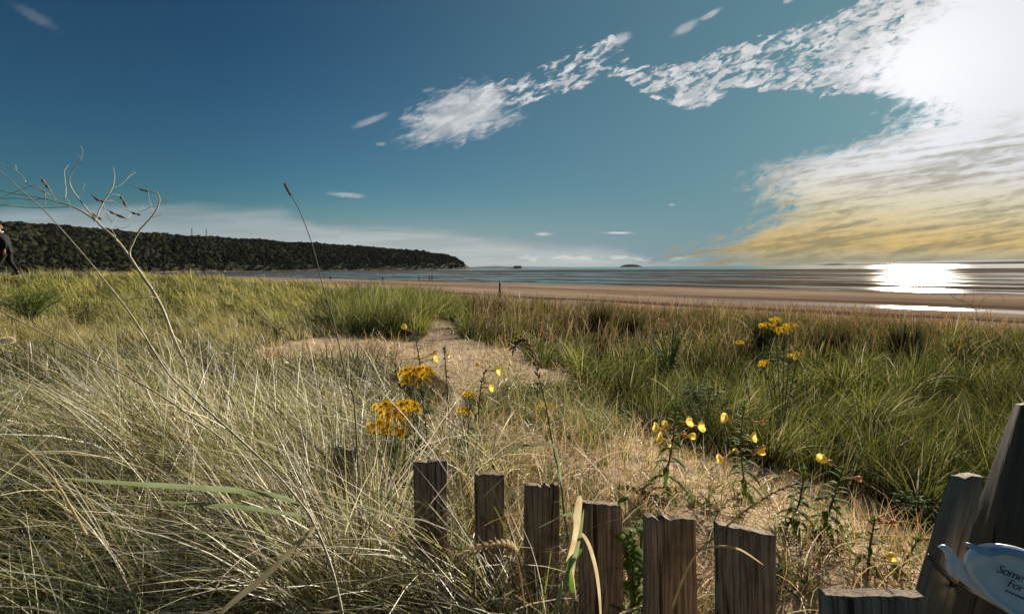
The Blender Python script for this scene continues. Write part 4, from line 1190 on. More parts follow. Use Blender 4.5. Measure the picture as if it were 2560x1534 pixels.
def ear(r, root, tp, kind):
    """a grass ear along pixel points tp: overlapping pointed spikelets in two ranks"""
    v = spline([P(*p) for p in tp], 8); n = len(v)
    mb = MB(root)
    L = sum((v[i + 1] - v[i]).length for i in range(n - 1))
    nsp = {'fat': 22, 'slim': 20, 'brown': 20}[kind]; w = {'fat': .0052, 'slim': .0022, 'brown': .0046}[kind]; ln = {'fat': .017, 'slim': .010, 'brown': .016}[kind]
    mb.tube(v, .0012, 5)
    for k in range(nsp):
        f = k / (nsp - 1) * (n - 1.001); i = int(f); p = v[i].lerp(v[min(i + 1, n - 1)], f - i)
        d = (v[min(i + 1, n - 1)] - v[max(i - 1, 0)]).normalized()
        sd = d.cross(Vector((0, 1, 0))).normalized() * (1 if k % 2 else -1)
        for q in (-1, 0, 1):
            ax = (d * 1.0 + sd * .42 + Vector((0, -.32 + .3 * q, 0)) + d.cross(sd) * .25 * q).normalized()
            mb.ball(p + ax * ln * .42 + sd * w * .3, (w * .42, w * .42, ln * .5), ax, 6, 5, 0, .06, .25)
    mb.build('ear', MAT['earbrown' if kind == 'brown' else ('seedbrown' if kind == 'slim' else 'ear')], r)

def build_culms():
    b = foot(905, 1.45)
    culm('tall_grass_stem', 'single dark wiry grass stem standing tall above the horizon, left of the middle', [(888, 1040, 1.5), (868, 960, 1.5), (838, 820, 1.5), (806, 710, 1.5), (780, 610, 1.5), (750, 530, 1.5), (722, 478, 1.5), (714, 464, 1.5)], .0024, .0008, 'darkstem',
         tip=[('slim', [(728, 490, 1.5), (720, 476, 1.5), (713, 462, 1.5)])], base=b)
    b = P(862, 1560, 1.02)
    culm('reed', 'long reed leaning left with two broad green leaves and one straw leaf held flat', [(838, 1450, 1.04), (812, 1370, 1.05), (785, 1310, 1.06), (766, 1275, 1.06), (697, 1192, 1.08), (600, 1098, 1.1), (473, 985, 1.15), (418, 929, 1.2), (328, 787, 1.25), (255, 693, 1.3), (236, 668, 1.3), (153, 572, 1.35), (106, 522, 1.4), (50, 473, 1.4), (0, 428, 1.45), (-60, 375, 1.5)], .0027, .0012, 'palestem',
         leaves=[([(750, 1262, 1.06), (700, 1240, 1.05), (600, 1224, 1.04), (450, 1214, 1.03), (300, 1205, 1.02), (150, 1194, 1.0)], 8, 'reedleaf'),
                 ([(768, 1290, 1.06), (700, 1279, 1.05), (600, 1265, 1.03), (500, 1258, 1.0), (392, 1252, .97)], 6.5, 'reedleaf'),
                 ([(788, 1316, 1.05), (730, 1372, 1.02), (660, 1440, .98), (580, 1505, .94), (500, 1580, .90)], 8, 'straw')], base=b, cat='reed')
    # lyme grass by the fence, with a drooping brown ear and one lying pale ear
    culm('lyme_grass', 'grass plant in front of the palings with a drooping brown ear high on its stem', [(1440, 1540, 1.08), (1428, 1400, 1.1), (1410, 1280, 1.1), (1402, 1200, 1.1), (1385, 1130, 1.1), (1368, 1030, 1.1), (1358, 985, 1.1), (1349, 948, 1.1)], .0024, .0014, 'greenstem',
         leaves=[([(1404, 1225, 1.1), (1388, 1120, 1.08), (1340, 1110, 1.05), (1290, 1118, 1.02), (1240, 1145, 1.0), (1195, 1170, .98)], 4, 'reedleaf'),
                 ([(1436, 1500, 1.05), (1425, 1400, 1.03), (1440, 1310, 1.0), (1448, 1250, 1.0), (1452, 1238, 1.0)], 10, 'straw'),
                 ([(1426, 1380, 1.05), (1440, 1300, 1.02), (1418, 1282, 1.0), (1380, 1300, 1.0), (1346, 1318, .98)], 8, 'reedleaf'),
                 ([(1430, 1460, 1.03), (1446, 1345, 1.0), (1468, 1350, .98), (1490, 1420, .97), (1500, 1500, .96), (1503, 1580, .95)], 5, 'straw'),
                 ([(1434, 1480, 1.02), (1422, 1420, 1.0), (1436, 1390, 1.0), (1456, 1370, 1.0)], 9, 'leaf'),
                 ([(1380, 1560, 1.0), (1400, 1480, 1.0), (1440, 1380, .98), (1460, 1270, .98)], 6, 'reedleaf')],
         tip=[('brown', [(1346, 945, 1.1), (1338, 905, 1.1), (1326, 870, 1.1), (1312, 850, 1.08), (1296, 852, 1.06), (1282, 872, 1.05)])], cat='grass plant')
    culm('ripe_ear', 'pale ripe grass ear hanging level in front of the palings', [(1322, 1580, .9), (1310, 1500, .92), (1298, 1420, .93), (1290, 1386, .93), (1284, 1370, .93)], .0016, .0012, 'straw',
         tip=[('fat', [(1292, 1378, .93), (1270, 1362, .93), (1235, 1360, .92), (1195, 1370, .91), (1155, 1390, .90)])], cat='grass ear')
    culm('spike_stalk', 'brown plantain-like spike leaning across in front of the yellow primroses', [(1680, 1520, .86), (1710, 1440, .88), (1745, 1380, .9), (1800, 1330, .92), (1850, 1285, .95), (1900, 1252, .96)], .0022, .0020, 'straw',
         leaves=[([(1760, 1370, .9), (1800, 1364, .89), (1850, 1372, .88), (1910, 1412, .87)], 3, 'straw')],
         tip=[('slim', [(1845, 1290, .95), (1880, 1266, .96), (1940, 1228, .97), (2000, 1206, .98)])], cat='grass stem')
    culm('grass_shoot', 'thick yellow green shoot leaning in the grass at the left edge', [(215, 1335, 1.05), (190, 1290, 1.05), (150, 1220, 1.06), (120, 1180, 1.07), (60, 1120, 1.08), (0, 1100, 1.1), (-60, 1090, 1.1)], .0030, .0014, 'straw', cat='grass shoot')
    culm('bent_culm', 'straight pale culm slanting across the left dune', [(900, 1010, 1.9), (800, 950, 2.0), (750, 890, 2.05), (690, 820, 2.1), (620, 757, 2.15)], .0022, .0010, 'palestem', cat='grass stem')
    culm('arched_culm', 'pale culm slanting down from the left edge over the straw', [(560, 1100, 1.3), (420, 1000, 1.35), (300, 930, 1.4), (150, 855, 1.45), (0, 776, 1.5), (-60, 745, 1.5)], .0024, .0012, 'palestem', cat='grass stem')
    for k, (px, p2, py, lab) in enumerate(((1245, 1252, 1530, 'upright green blade standing left of the lying ripe ear'), (1560, 1575, 1534, 'green blade rising before the fifth paling'))):
        pass
    # fluffy hare's tail at the left edge
    b = foot(60, 2.0)
    r = culm('hares_tail', 'fluffy white hare\'s-tail grass head at the left edge', [(70, 900, 2.0), (60, 860, 2.0), (44, 848, 2.0)], .0014, .0010, 'straw', base=b, cat='grass head')
    mb = MB(b); c = P(20, 850, 2.0)
    ax = Vector((1, 0, .12)).normalized()
    mb.ball(c, (.011, .011, .030), ax, 10, 8, 0, .05, .2)
    for k in range(260):
        t = random.uniform(-.95, .95); th = random.uniform(0, 6.28); e = math.sqrt(1 - t * t)
        q = Vector((0, 0, 1)).rotation_difference(ax)
        p = c + q @ Vector((.011 * e * math.cos(th), .011 * e * math.sin(th), .030 * t)); d = (q @ Vector((e * math.cos(th), e * math.sin(th), -.9))).normalized()
        mb.ribbon([p, p + d * .006, p + d * .011], [.0005, .0003, .0001], d.cross(Vector((0, 1, .3))))
    mb.build('seed_head', MAT['fluff'], r)
build_culms()

# ---- ragwort
def ray_flower():
    mb = MB(); n = 13
    for k in range(n):
        a = 2 * math.pi * k / n + random.uniform(-.08, .08); d = Vector((math.cos(a), math.sin(a), 0)); s = Vector((-math.sin(a), math.cos(a), 0))
        dr = random.uniform(-.25, .2)
        mb.ribbon([d * .28, d * .6 + Vector((0, 0, .08 + dr * .2)), d * .9 + Vector((0, 0, dr * .5)), d * 1.08 + Vector((0, 0, dr * .8))], [.07, .125, .12, .03], s, 0, .25)
    mb.ball((0, 0, .06), (.34, .34, .2), None, 12, 6, 1, .06)
    mb.ball((0, 0, -.12), (.24, .24, .26), None, 8, 5, 2)
    return mb.mesh('ray_flower', [MAT['raypetal'], MAT['disc'], MAT['greenstem']])
RAYS = [ray_flower() for _ in range(3)]
def leaf_on(mb, p, d, L, w, droop, mi=0, wavy=.0):
    """a lance leaf from p along d, drooping"""
    d = Vector(d).normalized(); side = d.cross(Vector((0, 0, 1)))
    side = side.normalized() if side.length > 1e-4 else Vector((1, 0, 0))
    pts, wd = [], []
    for i in range(6):
        t = i / 5
        pts.append(p + d * L * t + Vector((0, 0, -droop * L * t * t)) + side * wavy * L * math.sin(t * 5))
        wd.append(w * (math.sin(math.pi * min(1, .1 + t * .9)) ** .8 if i < 5 else .04))
    mb.ribbon(pts, wd, side, mi, .3)
def ragwort(label, base, heads, fr, leafy=26, spent=0, mat_leaf='darkleaf', hgt=None):
    """heads = [(px, py, spread x px, spread y px, flowers)] at the depth of the base"""
    Y = base.y
    r = thing('ragwort', base, label, 'wildflower', 'ragwort plants')
    st = MB(base); fl = MB(base)
    spl = None
    for hi, (hx, hy, sx, sy, nf) in enumerate(heads):
        c = P(hx, hy, Y)
        fork = P(hx, hy + sy * 2.2, Y).lerp(base, .12)
        mid = base.lerp(fork, .5) + Vector((random.uniform(-.02, .02), random.uniform(-.02, .02), 0))
        s = spline([base, mid, fork], 6); st.tube(s, lerps([.0045, .0038, .003], 6), 6)
        for k in range(int(leafy / len(heads))):
            t = random.uniform(.15, 1.0); p = s[int(t * (len(s) - 1))]; a = random.uniform(0, 6.28)
            for q in range(3):
                leaf_on(fl, p, (math.cos(a + (q - 1) * .55), math.sin(a + (q - 1) * .55), random.uniform(.1, .7)), random.uniform(.035, .085) * (1 - .3 * t), random.uniform(.004, .008), random.uniform(.2, .7))
        ga = 2.4
        for k in range(nf):
            rr = math.sqrt((k + .5) / nf); th = k * ga
            pos = P(hx + sx * rr * math.cos(th) + random.uniform(-2, 2), hy + sy * (.55 * rr * math.sin(th)) + sy * .6 * (rr ** 2) - sy * .2, Y + sx / F * Y * rr * math.sin(th) * .7)
            ax = Vector((.55 * rr * math.cos(th) + random.uniform(-.3, .3), -.75 + random.uniform(-.3, .3), .75))
            br = spline([fork, fork.lerp(pos, .5) + Vector((0, 0, -.01)), pos], 3)
            st.tube(br, lerps([.002, .0014, .001], 3), 5)
            put('flower_head', random.choice(RAYS), r, pos, ax, fr * random.uniform(.85, 1.1), random.uniform(0, 6))
        for k in range(spent):
            pos = P(hx + random.uniform(-1, 1) * sx * 1.2, hy + sy * random.uniform(.6, 2.0), Y + random.uniform(-.02, .02))
            st.tube(spline([fork, fork.lerp(pos, .5), pos], 3), .001, 4)
            mb = MB(base); mb.ball(pos, (fr * .34, fr * .34, fr * .42), (0, 0, 1), 8, 5, 0, .1); mb.build('seed_head', MAT['seedbrown'], r)
    st.build('stem', MAT['greenstem'], r); fl.build('foliage', MAT[mat_leaf], r)
    return r
ragwort('ragwort with the largest orange yellow flower cluster, low above the palings', foot(1000, 1.75), [(1016, 1012, 34, 20, 9), (962, 1014, 30, 18, 7), (985, 1040, 42, 26, 10), (946, 1064, 34, 22, 8), (986, 1076, 28, 20, 6)], .0175, 40)
ragwort('ragwort with a golden flower dome and dark spent heads, on the sand edge', foot(1050, 2.15), [(1024, 926, 28, 16, 11), (1058, 924, 28, 16, 11), (1040, 940, 40, 24, 12), (1014, 952, 14, 10, 4)], .0165, 46, 6)
ragwort('small ragwort with mostly green and yellow buds, beside the sandy patch', foot(1175, 2.3), [(1172, 985, 18, 9, 8), (1155, 1025, 22, 16, 9)], .012, 30, 8, 'leaf')
ragwort('tiny ragwort clump low on the sand behind the drooping brown ear', hit(1372, 1045), [(1362, 1012, 24, 12, 12)], .013, 16, 4, 'leaf')
ragwort('tall bushy ragwort with broad yellow heads in the dark right grass', foot(1950, 4.3), [(1920, 812, 24, 12, 14), (1960, 822, 28, 13, 16), (1940, 798, 18, 10, 8), (1978, 812, 18, 9, 8), (1915, 905, 18, 12, 10), (1990, 885, 20, 12, 7)], .017, 70, 0, 'leaf')
ragwort('slender ragwort with one small yellow head, left of the tall bushy one', foot(1880, 4.4), [(1848, 855, 12, 7, 9)], .015, 10, 0, 'leaf')

# ---- evening primrose
def cup_flower(kind):
    mb = MB()
    # long calyx tube from the origin along +Z, then four broad overlapping petals
    mb.tube([(0, 0, 0), (0, 0, .6), (0, 0, 1.15), (0, 0, 1.3)], [.06, .055, .08, .13], 7, 1)
    for k in range(3):
        a = k * 2.1 + .4; d = Vector((math.cos(a), math.sin(a), 0))
        mb.ribbon([Vector((0, 0, 1.25)) + d * .12, Vector((0, 0, 1.05)) + d * .3, Vector((0, 0, .7)) + d * .36], [.07, .07, .02], Vector((-d.y, d.x, 0)), 1)
    for k in range(4):
        a = k * math.pi / 2 + random.uniform(-.1, .1); d = Vector((math.cos(a), math.sin(a), 0)); s = Vector((-math.sin(a), math.cos(a), 0))
        nu, nv = 7, 6; vs, fs = [], []
        for i in range(nv):
            t = i / (nv - 1)
            if kind == 'cup': rad = .12 + .62 * math.sin(t * 1.75); z = 1.3 + .85 * t
            elif kind == 'half': rad = .10 + .36 * math.sin(t * 2.2); z = 1.3 + 1.1 * t
            else: rad = .10 + .20 * math.sin(t * 2.6) + random.uniform(-.02, .02); z = 1.3 + .95 * t - .15 * t * t
            for j in range(nu):
                q = (j / (nu - 1) - .5)
                ang = q * 2.1 * (.35 + .65 * math.sin(min(1, t * 1.3 + .1) * 1.57))
                notch = -.10 * math.exp(-(q / .14) ** 2) * t
                wv = random.uniform(-.065, .065) * t * (2.2 if kind == 'wilt' else 1)
                v = d * math.cos(ang) * (rad + wv) + s * math.sin(ang) * (rad + wv)
                vs.append(v + Vector((0, 0, z + notch - .18 * t * abs(q) * 2 + wv)))
        for i in range(nv - 1):
            for j in range(nu - 1):
                b = i * nu + j; fs.append((b, b + 1, b + nu + 1, b + nu))
        mb.add(vs, fs, 0)
    for k in range(6):
        a = k * 1.05; mb.tube([(0, 0, 1.3), (.1 * math.cos(a), .1 * math.sin(a), 1.75)], .02, 4, 2)
    return mb.mesh('cup_flower', [MAT['wilted' if kind == 'wilt' else 'petal'], MAT['calyx'], MAT['petal']])
CUPS = {k: [cup_flower(k) for _ in range(2)] for k in ('cup', 'half', 'wilt')}
def bud_mesh():
    mb = MB(); mb.tube([(0, 0, 0), (0, 0, .7), (0, 0, 1.1), (0, 0, 1.7), (0, 0, 2.1)], [.05, .05, .11, .13, .02], 7, 0); return mb.mesh('bud', [MAT['calyx']])
BUD = bud_mesh()
def primrose(label, base, top, flowers, fs=.021, lean=None, big=True, nleaf=30, leafmat='leaf'):
    """flowers = [(px, py, kind)]: each hangs on the stem at about its own height"""
    Y = base.y; t = P(*top, Y)
    r = thing('evening_primrose', base, label, 'wildflower', 'evening primrose plants')
    md = base.lerp(t, .55) + Vector((random.uniform(-.015, .015), 0, 0)) if lean is None else P(*lean, Y)
    s = spline([base, md, t], 14); H = (t - base).length
    mb = MB(base); mb.tube(s, lerps([.0042, .0036, .0016], 14), 7); mb.build('stem', MAT['redstem'], r)
    mb = MB(base)
    for k in range(nleaf):
        u = (k + .5) / nleaf; p = s[int((.10 + .9 * u) * (len(s) - 1))]; a = k * 2.4 + random.uniform(-.3, .3)
        L = (.105 if big else .06) * (1 - u) ** .8 * random.uniform(.8, 1.15) + .016
        if u < .12 and random.random() < .5: continue
        leaf_on(mb, p, (math.cos(a), math.sin(a), .25 + u * .9), L, L * .12 + .0012, 1.15 * (1 - u) + .1, 0, .03)
    for k in range(14):
        u = random.uniform(.80, 1.0); p = s[int(u * (len(s) - 1))]; a = random.uniform(0, 6.28)
        leaf_on(mb, p, (math.cos(a) * .7, math.sin(a) * .7, 1.0), random.uniform(.014, .028), .0022, -.1)
    mb.build('foliage', MAT[leafmat], r)
    for px, py, kind in flowers:
        c = P(px, py, Y + random.uniform(-.02, .02))
        best = min(s, key=lambda q: (q - (c + Vector((0, 0, -.012)))).length + (0 if q.z < c.z + .01 else .05))
        d = c - best
        if d.length < fs * 1.2: d = Vector((d.x, d.y - fs, d.z + fs * .4))
        k = d.length / 1.75 if kind != 'bud' else fs
        if kind == 'bud': put('bud', BUD, r, best, d, fs * .8); continue
        # petals keep their own size; the tube is the flower's reach
        k = min(max(d.length / 1.75, fs * 1.15), fs * 1.6)
        st = c - d.normalized() * k * 1.75
        if (st - best).length > .004:
            mb = MB(base); mb.tube([best, best.lerp(st, .5) + Vector((0, 0, .003)), st], .0013, 5); mb.build('pedicel', MAT['calyx'], r)
        put('flower', random.choice(CUPS[kind]), r, st, d, k, random.uniform(0, 1.5))
    return r
primrose('evening primrose with six clear yellow cups, standing behind the gap after the fifth paling', hit(1655, 1240), (1692, 985), [(1640, 1070, 'cup'), (1664, 1060, 'half'), (1650, 1095, 'cup'), (1676, 1117, 'half'), (1722, 1054, 'cup'), (1752, 1066, 'cup'), (1728, 1090, 'half'), (1700, 1050, 'bud'), (1668, 1035, 'bud'), (1710, 1082, 'wilt')], .0195, (1682, 1100), True, 34)
primrose('tallest evening primrose with yellow and orange wilted flowers and a spiky top', hit(1868, 1255), (1862, 1000), [(1812, 1045, 'cup'), (1884, 1092, 'cup'), (1908, 1118, 'wilt'), (1900, 1130, 'half'), (1905, 1056, 'wilt'), (1800, 1148, 'cup'), (1828, 1130, 'wilt'), (1820, 1068, 'bud'), (1918, 1104, 'bud'), (1840, 1128, 'half'), (1880, 1040, 'bud'), (1850, 1035, 'bud'), (1870, 1032, 'bud')], .0205, (1852, 1120), True, 40)
primrose('evening primrose leaning left, with one orange bud and no open flower', hit(1960, 1330), (2010, 1168), [(1978, 1178, 'wilt'), (2002, 1175, 'bud'), (2016, 1180, 'bud')], .018, (1998, 1255), True, 32)
primrose('evening primrose with one yellow trumpet up left and a withered one on the right', hit(2050, 1350), (2112, 1160), [(2058, 1148, 'half'), (2146, 1196, 'wilt'), (2100, 1180, 'bud'), (2124, 1172, 'bud')], .021, (2080, 1255), True, 36)
primrose('evening primrose with curled orange withered flowers, left of the leaning stake', hit(2170, 1430), (2188, 1295), [(2200, 1298, 'wilt'), (2232, 1305, 'wilt'), (2224, 1392, 'half'), (2192, 1300, 'bud')], .0185, (2176, 1360), False, 18)
primrose('small evening primrose with pale withered blooms touching the leaning stake', hit(2235, 1440), (2296, 1345), [(2262, 1372, 'wilt'), (2320, 1350, 'wilt'), (2336, 1344, 'half'), (2296, 1322, 'bud')], .0185, (2268, 1395), False, 16)
primrose('dark evening primrose spire with small yellow flowers, behind the golden ragwort', foot(1062, 2.5), (1036, 835), [(1012, 818, 'half'), (1048, 892, 'half'), (1090, 895, 'cup'), (1076, 885, 'bud'), (1088, 882, 'wilt')], .019, (1052, 930), False, 30, 'darkleaf')
primrose('thin evening primrose with a closed bluish bud, right of the dark spire', foot(1125, 2.6), (1110, 868), [(1119, 893, 'half'), (1109, 870, 'bud')], .015, (1116, 940), False, 22, 'darkleaf')
primrose('evening primrose with three pale yellow trumpets at the edge of the sandy patch', foot(1185, 2.5), (1214, 925), [(1196, 912, 'half'), (1246, 927, 'cup'), (1228, 968, 'cup'), (1222, 918, 'bud'), (1228, 925, 'bud')], .019, (1200, 985), False, 24, 'darkleaf')

# ---- leafy plants
def bush(name, label, base, w, h, n, ll, mats, stems=9, cat='shrub', group=None):
    r = thing(name, base, label, cat, group)
    st = MB(base); tips = []
    for k in range(stems):
        a = random.uniform(0, 6.28); q = random.uniform(.2, 1)
        tip = base + Vector((math.cos(a) * w * q * .5, math.sin(a) * w * q * .35, h * random.uniform(.65, 1.0)))
        s = spline([base, base.lerp(tip, .5) + Vector((0, 0, h * .12)), tip], 6); st.tube(s, .006 * h + .002, 5); tips.append(s)
    st.build('stem', MAT['greenstem'], r)
    for mi, mt in enumerate(mats):
        fl = MB(base)
        for k in range(n // len(mats)):
            s = random.choice(tips); p = s[random.randint(3, len(s) - 1)] + Vector((random.gauss(0, w * .11), random.gauss(0, w * .09), random.gauss(0, h * .11)))
            a = random.uniform(0, 6.28)
            leaf_on(fl, p, (math.cos(a), math.sin(a), random.uniform(-.1, .8)), ll * random.uniform(.6, 1.2), ll * random.uniform(.22, .34), random.uniform(.1, .6))
        fl.build('foliage', MAT[mt], r)
    return r
bush('leafy_bush', 'leafy bright green bush on the dune at the left edge, below the walker', foot(75, 8.6), 1.5, .62, 2600, .042, ['leaf', 'limeleaf'], 44)
bush('rusty_bush', 'rust tinged dock clump right beside the leafy green bush', foot(215, 8.2), .7, .42, 300, .06, ['brownleaf', 'leaf'], 12)
bush('low_bush', 'low dark leafy tuft on the bare sand left of the middle', foot(690, 7.2), .38, .26, 260, .04, ['darkleaf', 'brownleaf'], 10)
bush('tall_weed', 'tall light green leafy weed rising from the right hand grass edge', foot(1672, 7.0), .85, .80, 420, .05, ['limeleaf', 'limeleaf'], 16, 'weed')
bush('broad_weed', 'broad pale green weed low in the grass left of the tall yellow ragwort', foot(1760, 4.6), .55, .5, 700, .042, ['limeleaf', 'darkleaf'], 16, 'weed')
bush('sand_weed', 'small bright green weed on the sand under the drooping brown ear', hit(1345, 1000), .30, .20, 200, .035, ['leaf', 'leaf'], 9, 'weed')
bush('fence_weed', 'green broad leaved weed pushing up between the lowest palings', foot(1585, 1.24), .12, .34, 70, .05, ['leaf', 'leaf'], 6, 'weed')
bush('corner_weed', 'yellow green leafy sprig just left of the leaning stake top', hit(2310, 1330), .22, .22, 90, .04, ['leaf', 'leaf'], 6, 'weed')

# ---- dry twigs against the bright flats at the right
def twigs():
    Y = 7.5; b = foot(2440, Y)
    r = thing('dry_twig', b, 'bare dry branching twig against the shining water at the right', 'plant')
    mb = MB(b)
    def pth(pts, a, c):
        v = spline([P(x, y, Y) for x, y in pts], 4); mb.tube(v, [1.7 * (a + (c - a) * i / (len(v) - 1)) for i in range(len(v))], 5)
    mb.tube(spline([b, P(2450, 850, Y), P(2440, 775, Y)], 5), .003, 5)
    pth([(2440, 775), (2420, 758), (2402, 751), (2382, 742), (2370, 724), (2367, 705), (2374, 688)], .0028, .001)
    pth([(2402, 751), (2412, 738), (2411, 722)], .0016, .0007); pth([(2428, 760), (2435, 745), (2434, 728)], .0016, .0007); pth([(2385, 742), (2392, 725), (2388, 708)], .0014, .0006)
    pth([(2440, 775), (2456, 752), (2470, 740), (2478, 742)], .002, .0008); pth([(2456, 752), (2462, 735)], .0012, .0006)
    pth([(2440, 775), (2480, 765), (2510, 752), (2500, 738), (2490, 730)], .002, .0007); pth([(2510, 752), (2525, 748)], .001, .0006)
    mb.build('stem', MAT['darkstem'], r)
twigs()

# ---- driftwood lying on the sand
def driftwood():
    c = hit(1610, 1248); r = thing('driftwood', c, 'broken grey driftwood stick lying on the sand behind the fifth paling', 'driftwood')
    a = hit(1545, 1226); b = hit(1668, 1262); a.z += .015; b.z += .012
    v = spline([a, a.lerp(b, .35) + Vector((0, 0, .012)), a.lerp(b, .7) + Vector((0, 0, .004)), b], 7)
    mb = MB(c); mb.tube(v, [.012 + .004 * math.sin(i * 1.7) for i in range(len(v))], 9); mb.build('timber', MAT['polewood'], r)
    mb = MB(c); p = v[9]; mb.tube([p, p + Vector((.03, -.01, .03)), p + Vector((.07, 0, .035))], [.007, .005, .002], 6); mb.build('twig', MAT['polewood'], r)
driftwood()

# ---- the beach marker post
def marker():
    b = P(1250, 752, 62); b.z = -.2; t = P(1250, 702, 62)
    r = thing('marker_post', b, 'lone wooden marker post standing on the beach', 'post')
    mb = MB(b); mb.tube([b, Vector((b.x, b.y, t.z - .02)), Vector((b.x, b.y, t.z))], [.16, .14, .12], 10); mb.build('timber', MAT['polewood'], r)
    mb = MB(b); mb.tube([Vector((b.x, b.y, t.z - .28)), Vector((b.x, b.y, t.z - .14))], .165, 10); mb.build('band', MAT['whitecloth'], r)
marker()

# ---- people
def skinned(name, joints, edges, radii, mat, parent, sub=1):
    me = bpy.data.meshes.new(name); me.from_pydata([tuple(j) for j in joints], edges, [])
    o = bpy.data.objects.new(name, me); COL.objects.link(o)
    o.modifiers.new('skin', 'SKIN'); sd = o.modifiers.new('sub', 'SUBSURF'); sd.levels = sub; sd.render_levels = sub
    for i, v in enumerate(me.skin_vertices[0].data):
        rr = radii[i]; v.radius = rr if isinstance(rr, tuple) else (rr, rr); v.use_root = (i == 0)
    dg = bpy.context.evaluated_depsgraph_get()
    m2 = bpy.data.meshes.new_from_object(o.evaluated_get(dg)); m2.name = name
    bpy.data.objects.remove(o)
    m2.materials.clear(); m2.materials.append(mat)
    m2.polygons.foreach_set('use_smooth', [True] * len(m2.polygons))
    return link(name, m2, parent)
def person(loc, yaw, label, lean=.14, stride=.30, bag=False, jacket='blackcloth', trousers='darkcloth', cap='tancap', group=None):
    """walks towards local -X"""
    r = thing('person', loc, label, 'person', group)
    r.rotation_euler = (0, 0, yaw)
    J = {}
    l = lean
    J['pelvis'] = (0, 0, .93); J['waist'] = (-.25 * l, 0, 1.08); J['chest'] = (-.8 * l, 0, 1.30); J['neck'] = (-1.15 * l, 0, 1.46); J['nape'] = (-1.35 * l - .01, 0, 1.53)
    J['head'] = (-1.5 * l - .015, 0, 1.60); J['crown'] = (-1.5 * l, 0, 1.69)
    for s, n in ((1, 'L'), (-1, 'R')):
        k = s * stride
        J['hip' + n] = (0, s * .09, .88); J['knee' + n] = (k * .42 - .06, s * .09, .49); J['ankle' + n] = (k + (.03 if s > 0 else 0), s * .09, .09 + (.04 if s > 0 else 0)); J['toe' + n] = (k - .15, s * .10, .035)
        J['sho' + n] = (-.85 * l, s * .18, 1.37); J['elb' + n] = (-.6 * l - k * .35 + .10, s * .25, 1.11); J['wri' + n] = (-.6 * l - k * .75 - .02, s * .24, .90); J['palm' + n] = (-.6 * l - k * .82 - .045, s * .24, .83)
    names = list(J)
    E = [('pelvis', 'waist'), ('waist', 'chest'), ('chest', 'neck'), ('neck', 'nape'), ('nape', 'head'), ('head', 'crown')]
    for n in 'LR': E += [('pelvis', 'hip' + n), ('hip' + n, 'knee' + n), ('knee' + n, 'ankle' + n), ('ankle' + n, 'toe' + n), ('chest', 'sho' + n), ('sho' + n, 'elb' + n), ('elb' + n, 'wri' + n), ('wri' + n, 'palm' + n)]
    rad = {'pelvis': (.12, .10), 'waist': (.115, .09), 'chest': (.13, .10), 'neck': .055, 'nape': .05, 'head': (.078, .095), 'crown': (.06, .075)}
    for n in 'LR': rad.update({'hip' + n: .085, 'knee' + n: .055, 'ankle' + n: .04, 'toe' + n: .035, 'sho' + n: .055, 'elb' + n: .04, 'wri' + n: .026, 'palm' + n: (.036, .018)})
    pts = [J[n] for n in names]; ed = [(names.index(a), names.index(b)) for a, b in E]; rd = [rad[n] for n in names]
    for n, s in (('L', 1), ('R', -1)):            # fingers and thumb
        px, py, pz = J['palm' + n]
        for f in range(4):
            i = len(pts); dx = (f - 1.5) * .018; ln = (.062, .074, .07, .055)[f]
            pts += [(px + dx, py, pz - .03), (px + dx - .008, py - s * .012, pz - .03 - ln * .55), (px + dx - .01, py - s * .03, pz - .03 - ln)]
            rd += [.009, .0085, .007]; ed += [(names.index('palm' + n), i), (i, i + 1), (i + 1, i + 2)]
        i = len(pts); pts += [(px - .038, py - s * .012, pz + .0), (px - .05, py - s * .025, pz - .035)]; rd += [.011, .008]; ed += [(names.index('palm' + n), i), (i, i + 1)]
    hx, hy, hz = J['head']
    skinned('body', pts, ed, rd, MAT['skin'], r)
    def sub(name, ns, es, rs, mat, extra=()):
        return skinned(name, [J[n] for n in ns] , [(ns.index(a), ns.index(b)) for a, b in es], rs, MAT[mat], r)
    sub('jacket', ['waist', 'pelvis', 'chest', 'neck', 'shoL', 'elbL', 'wriL', 'shoR', 'elbR', 'wriR'], [('waist', 'pelvis'), ('waist', 'chest'), ('chest', 'neck'), ('chest', 'shoL'), ('shoL', 'elbL'), ('elbL', 'wriL'), ('chest', 'shoR'), ('shoR', 'elbR'), ('elbR', 'wriR')],
        [(.155, .135), (.165, .14), (.165, .14), .085, .085, .066, .046, .085, .066, .046], jacket)
    sub('trousers', ['pelvis', 'hipL', 'kneeL', 'ankleL', 'hipR', 'kneeR', 'ankleR'], [('pelvis', 'hipL'), ('hipL', 'kneeL'), ('kneeL', 'ankleL'), ('pelvis', 'hipR'), ('hipR', 'kneeR'), ('kneeR', 'ankleR')], [(.14, .12), .11, .08, .062, .11, .08, .062], trousers)
    for n in 'LR':
        a, t = Vector(J['ankle' + n]), Vector(J['toe' + n]); mb = MB()
        mb.tube([a + Vector((.05, 0, -.03)), a + Vector((-.02, 0, -.035)), t + Vector((0, 0, .012)), t + Vector((-.05, 0, .0))], [.045, .052, .045, .02], 10); mb.build('shoe', MAT['blackcloth'], r)
    mb = MB(); mb.ball((hx + .012, hy, hz + .075), (.105, .092, .085), None, 14, 8); mb.tube([(hx + .012 + .1 * math.cos(t), hy + .088 * math.sin(t), hz + .045) for t in [i * math.pi / 10 for i in range(21)]], .018, 6); mb.build('woollen_hat', MAT[cap], r)
    mb = MB()
    mb.ball((hx - .098, hy, hz + .0), (.018, .013, .02), None, 8, 5)
    for s in (-1, 1): mb.ball((hx + .0, hy + s * .088, hz - .005), (.016, .01, .027), None, 8, 5)
    mb.build('nose_and_ears', MAT['skin'], r)
    mb = MB()
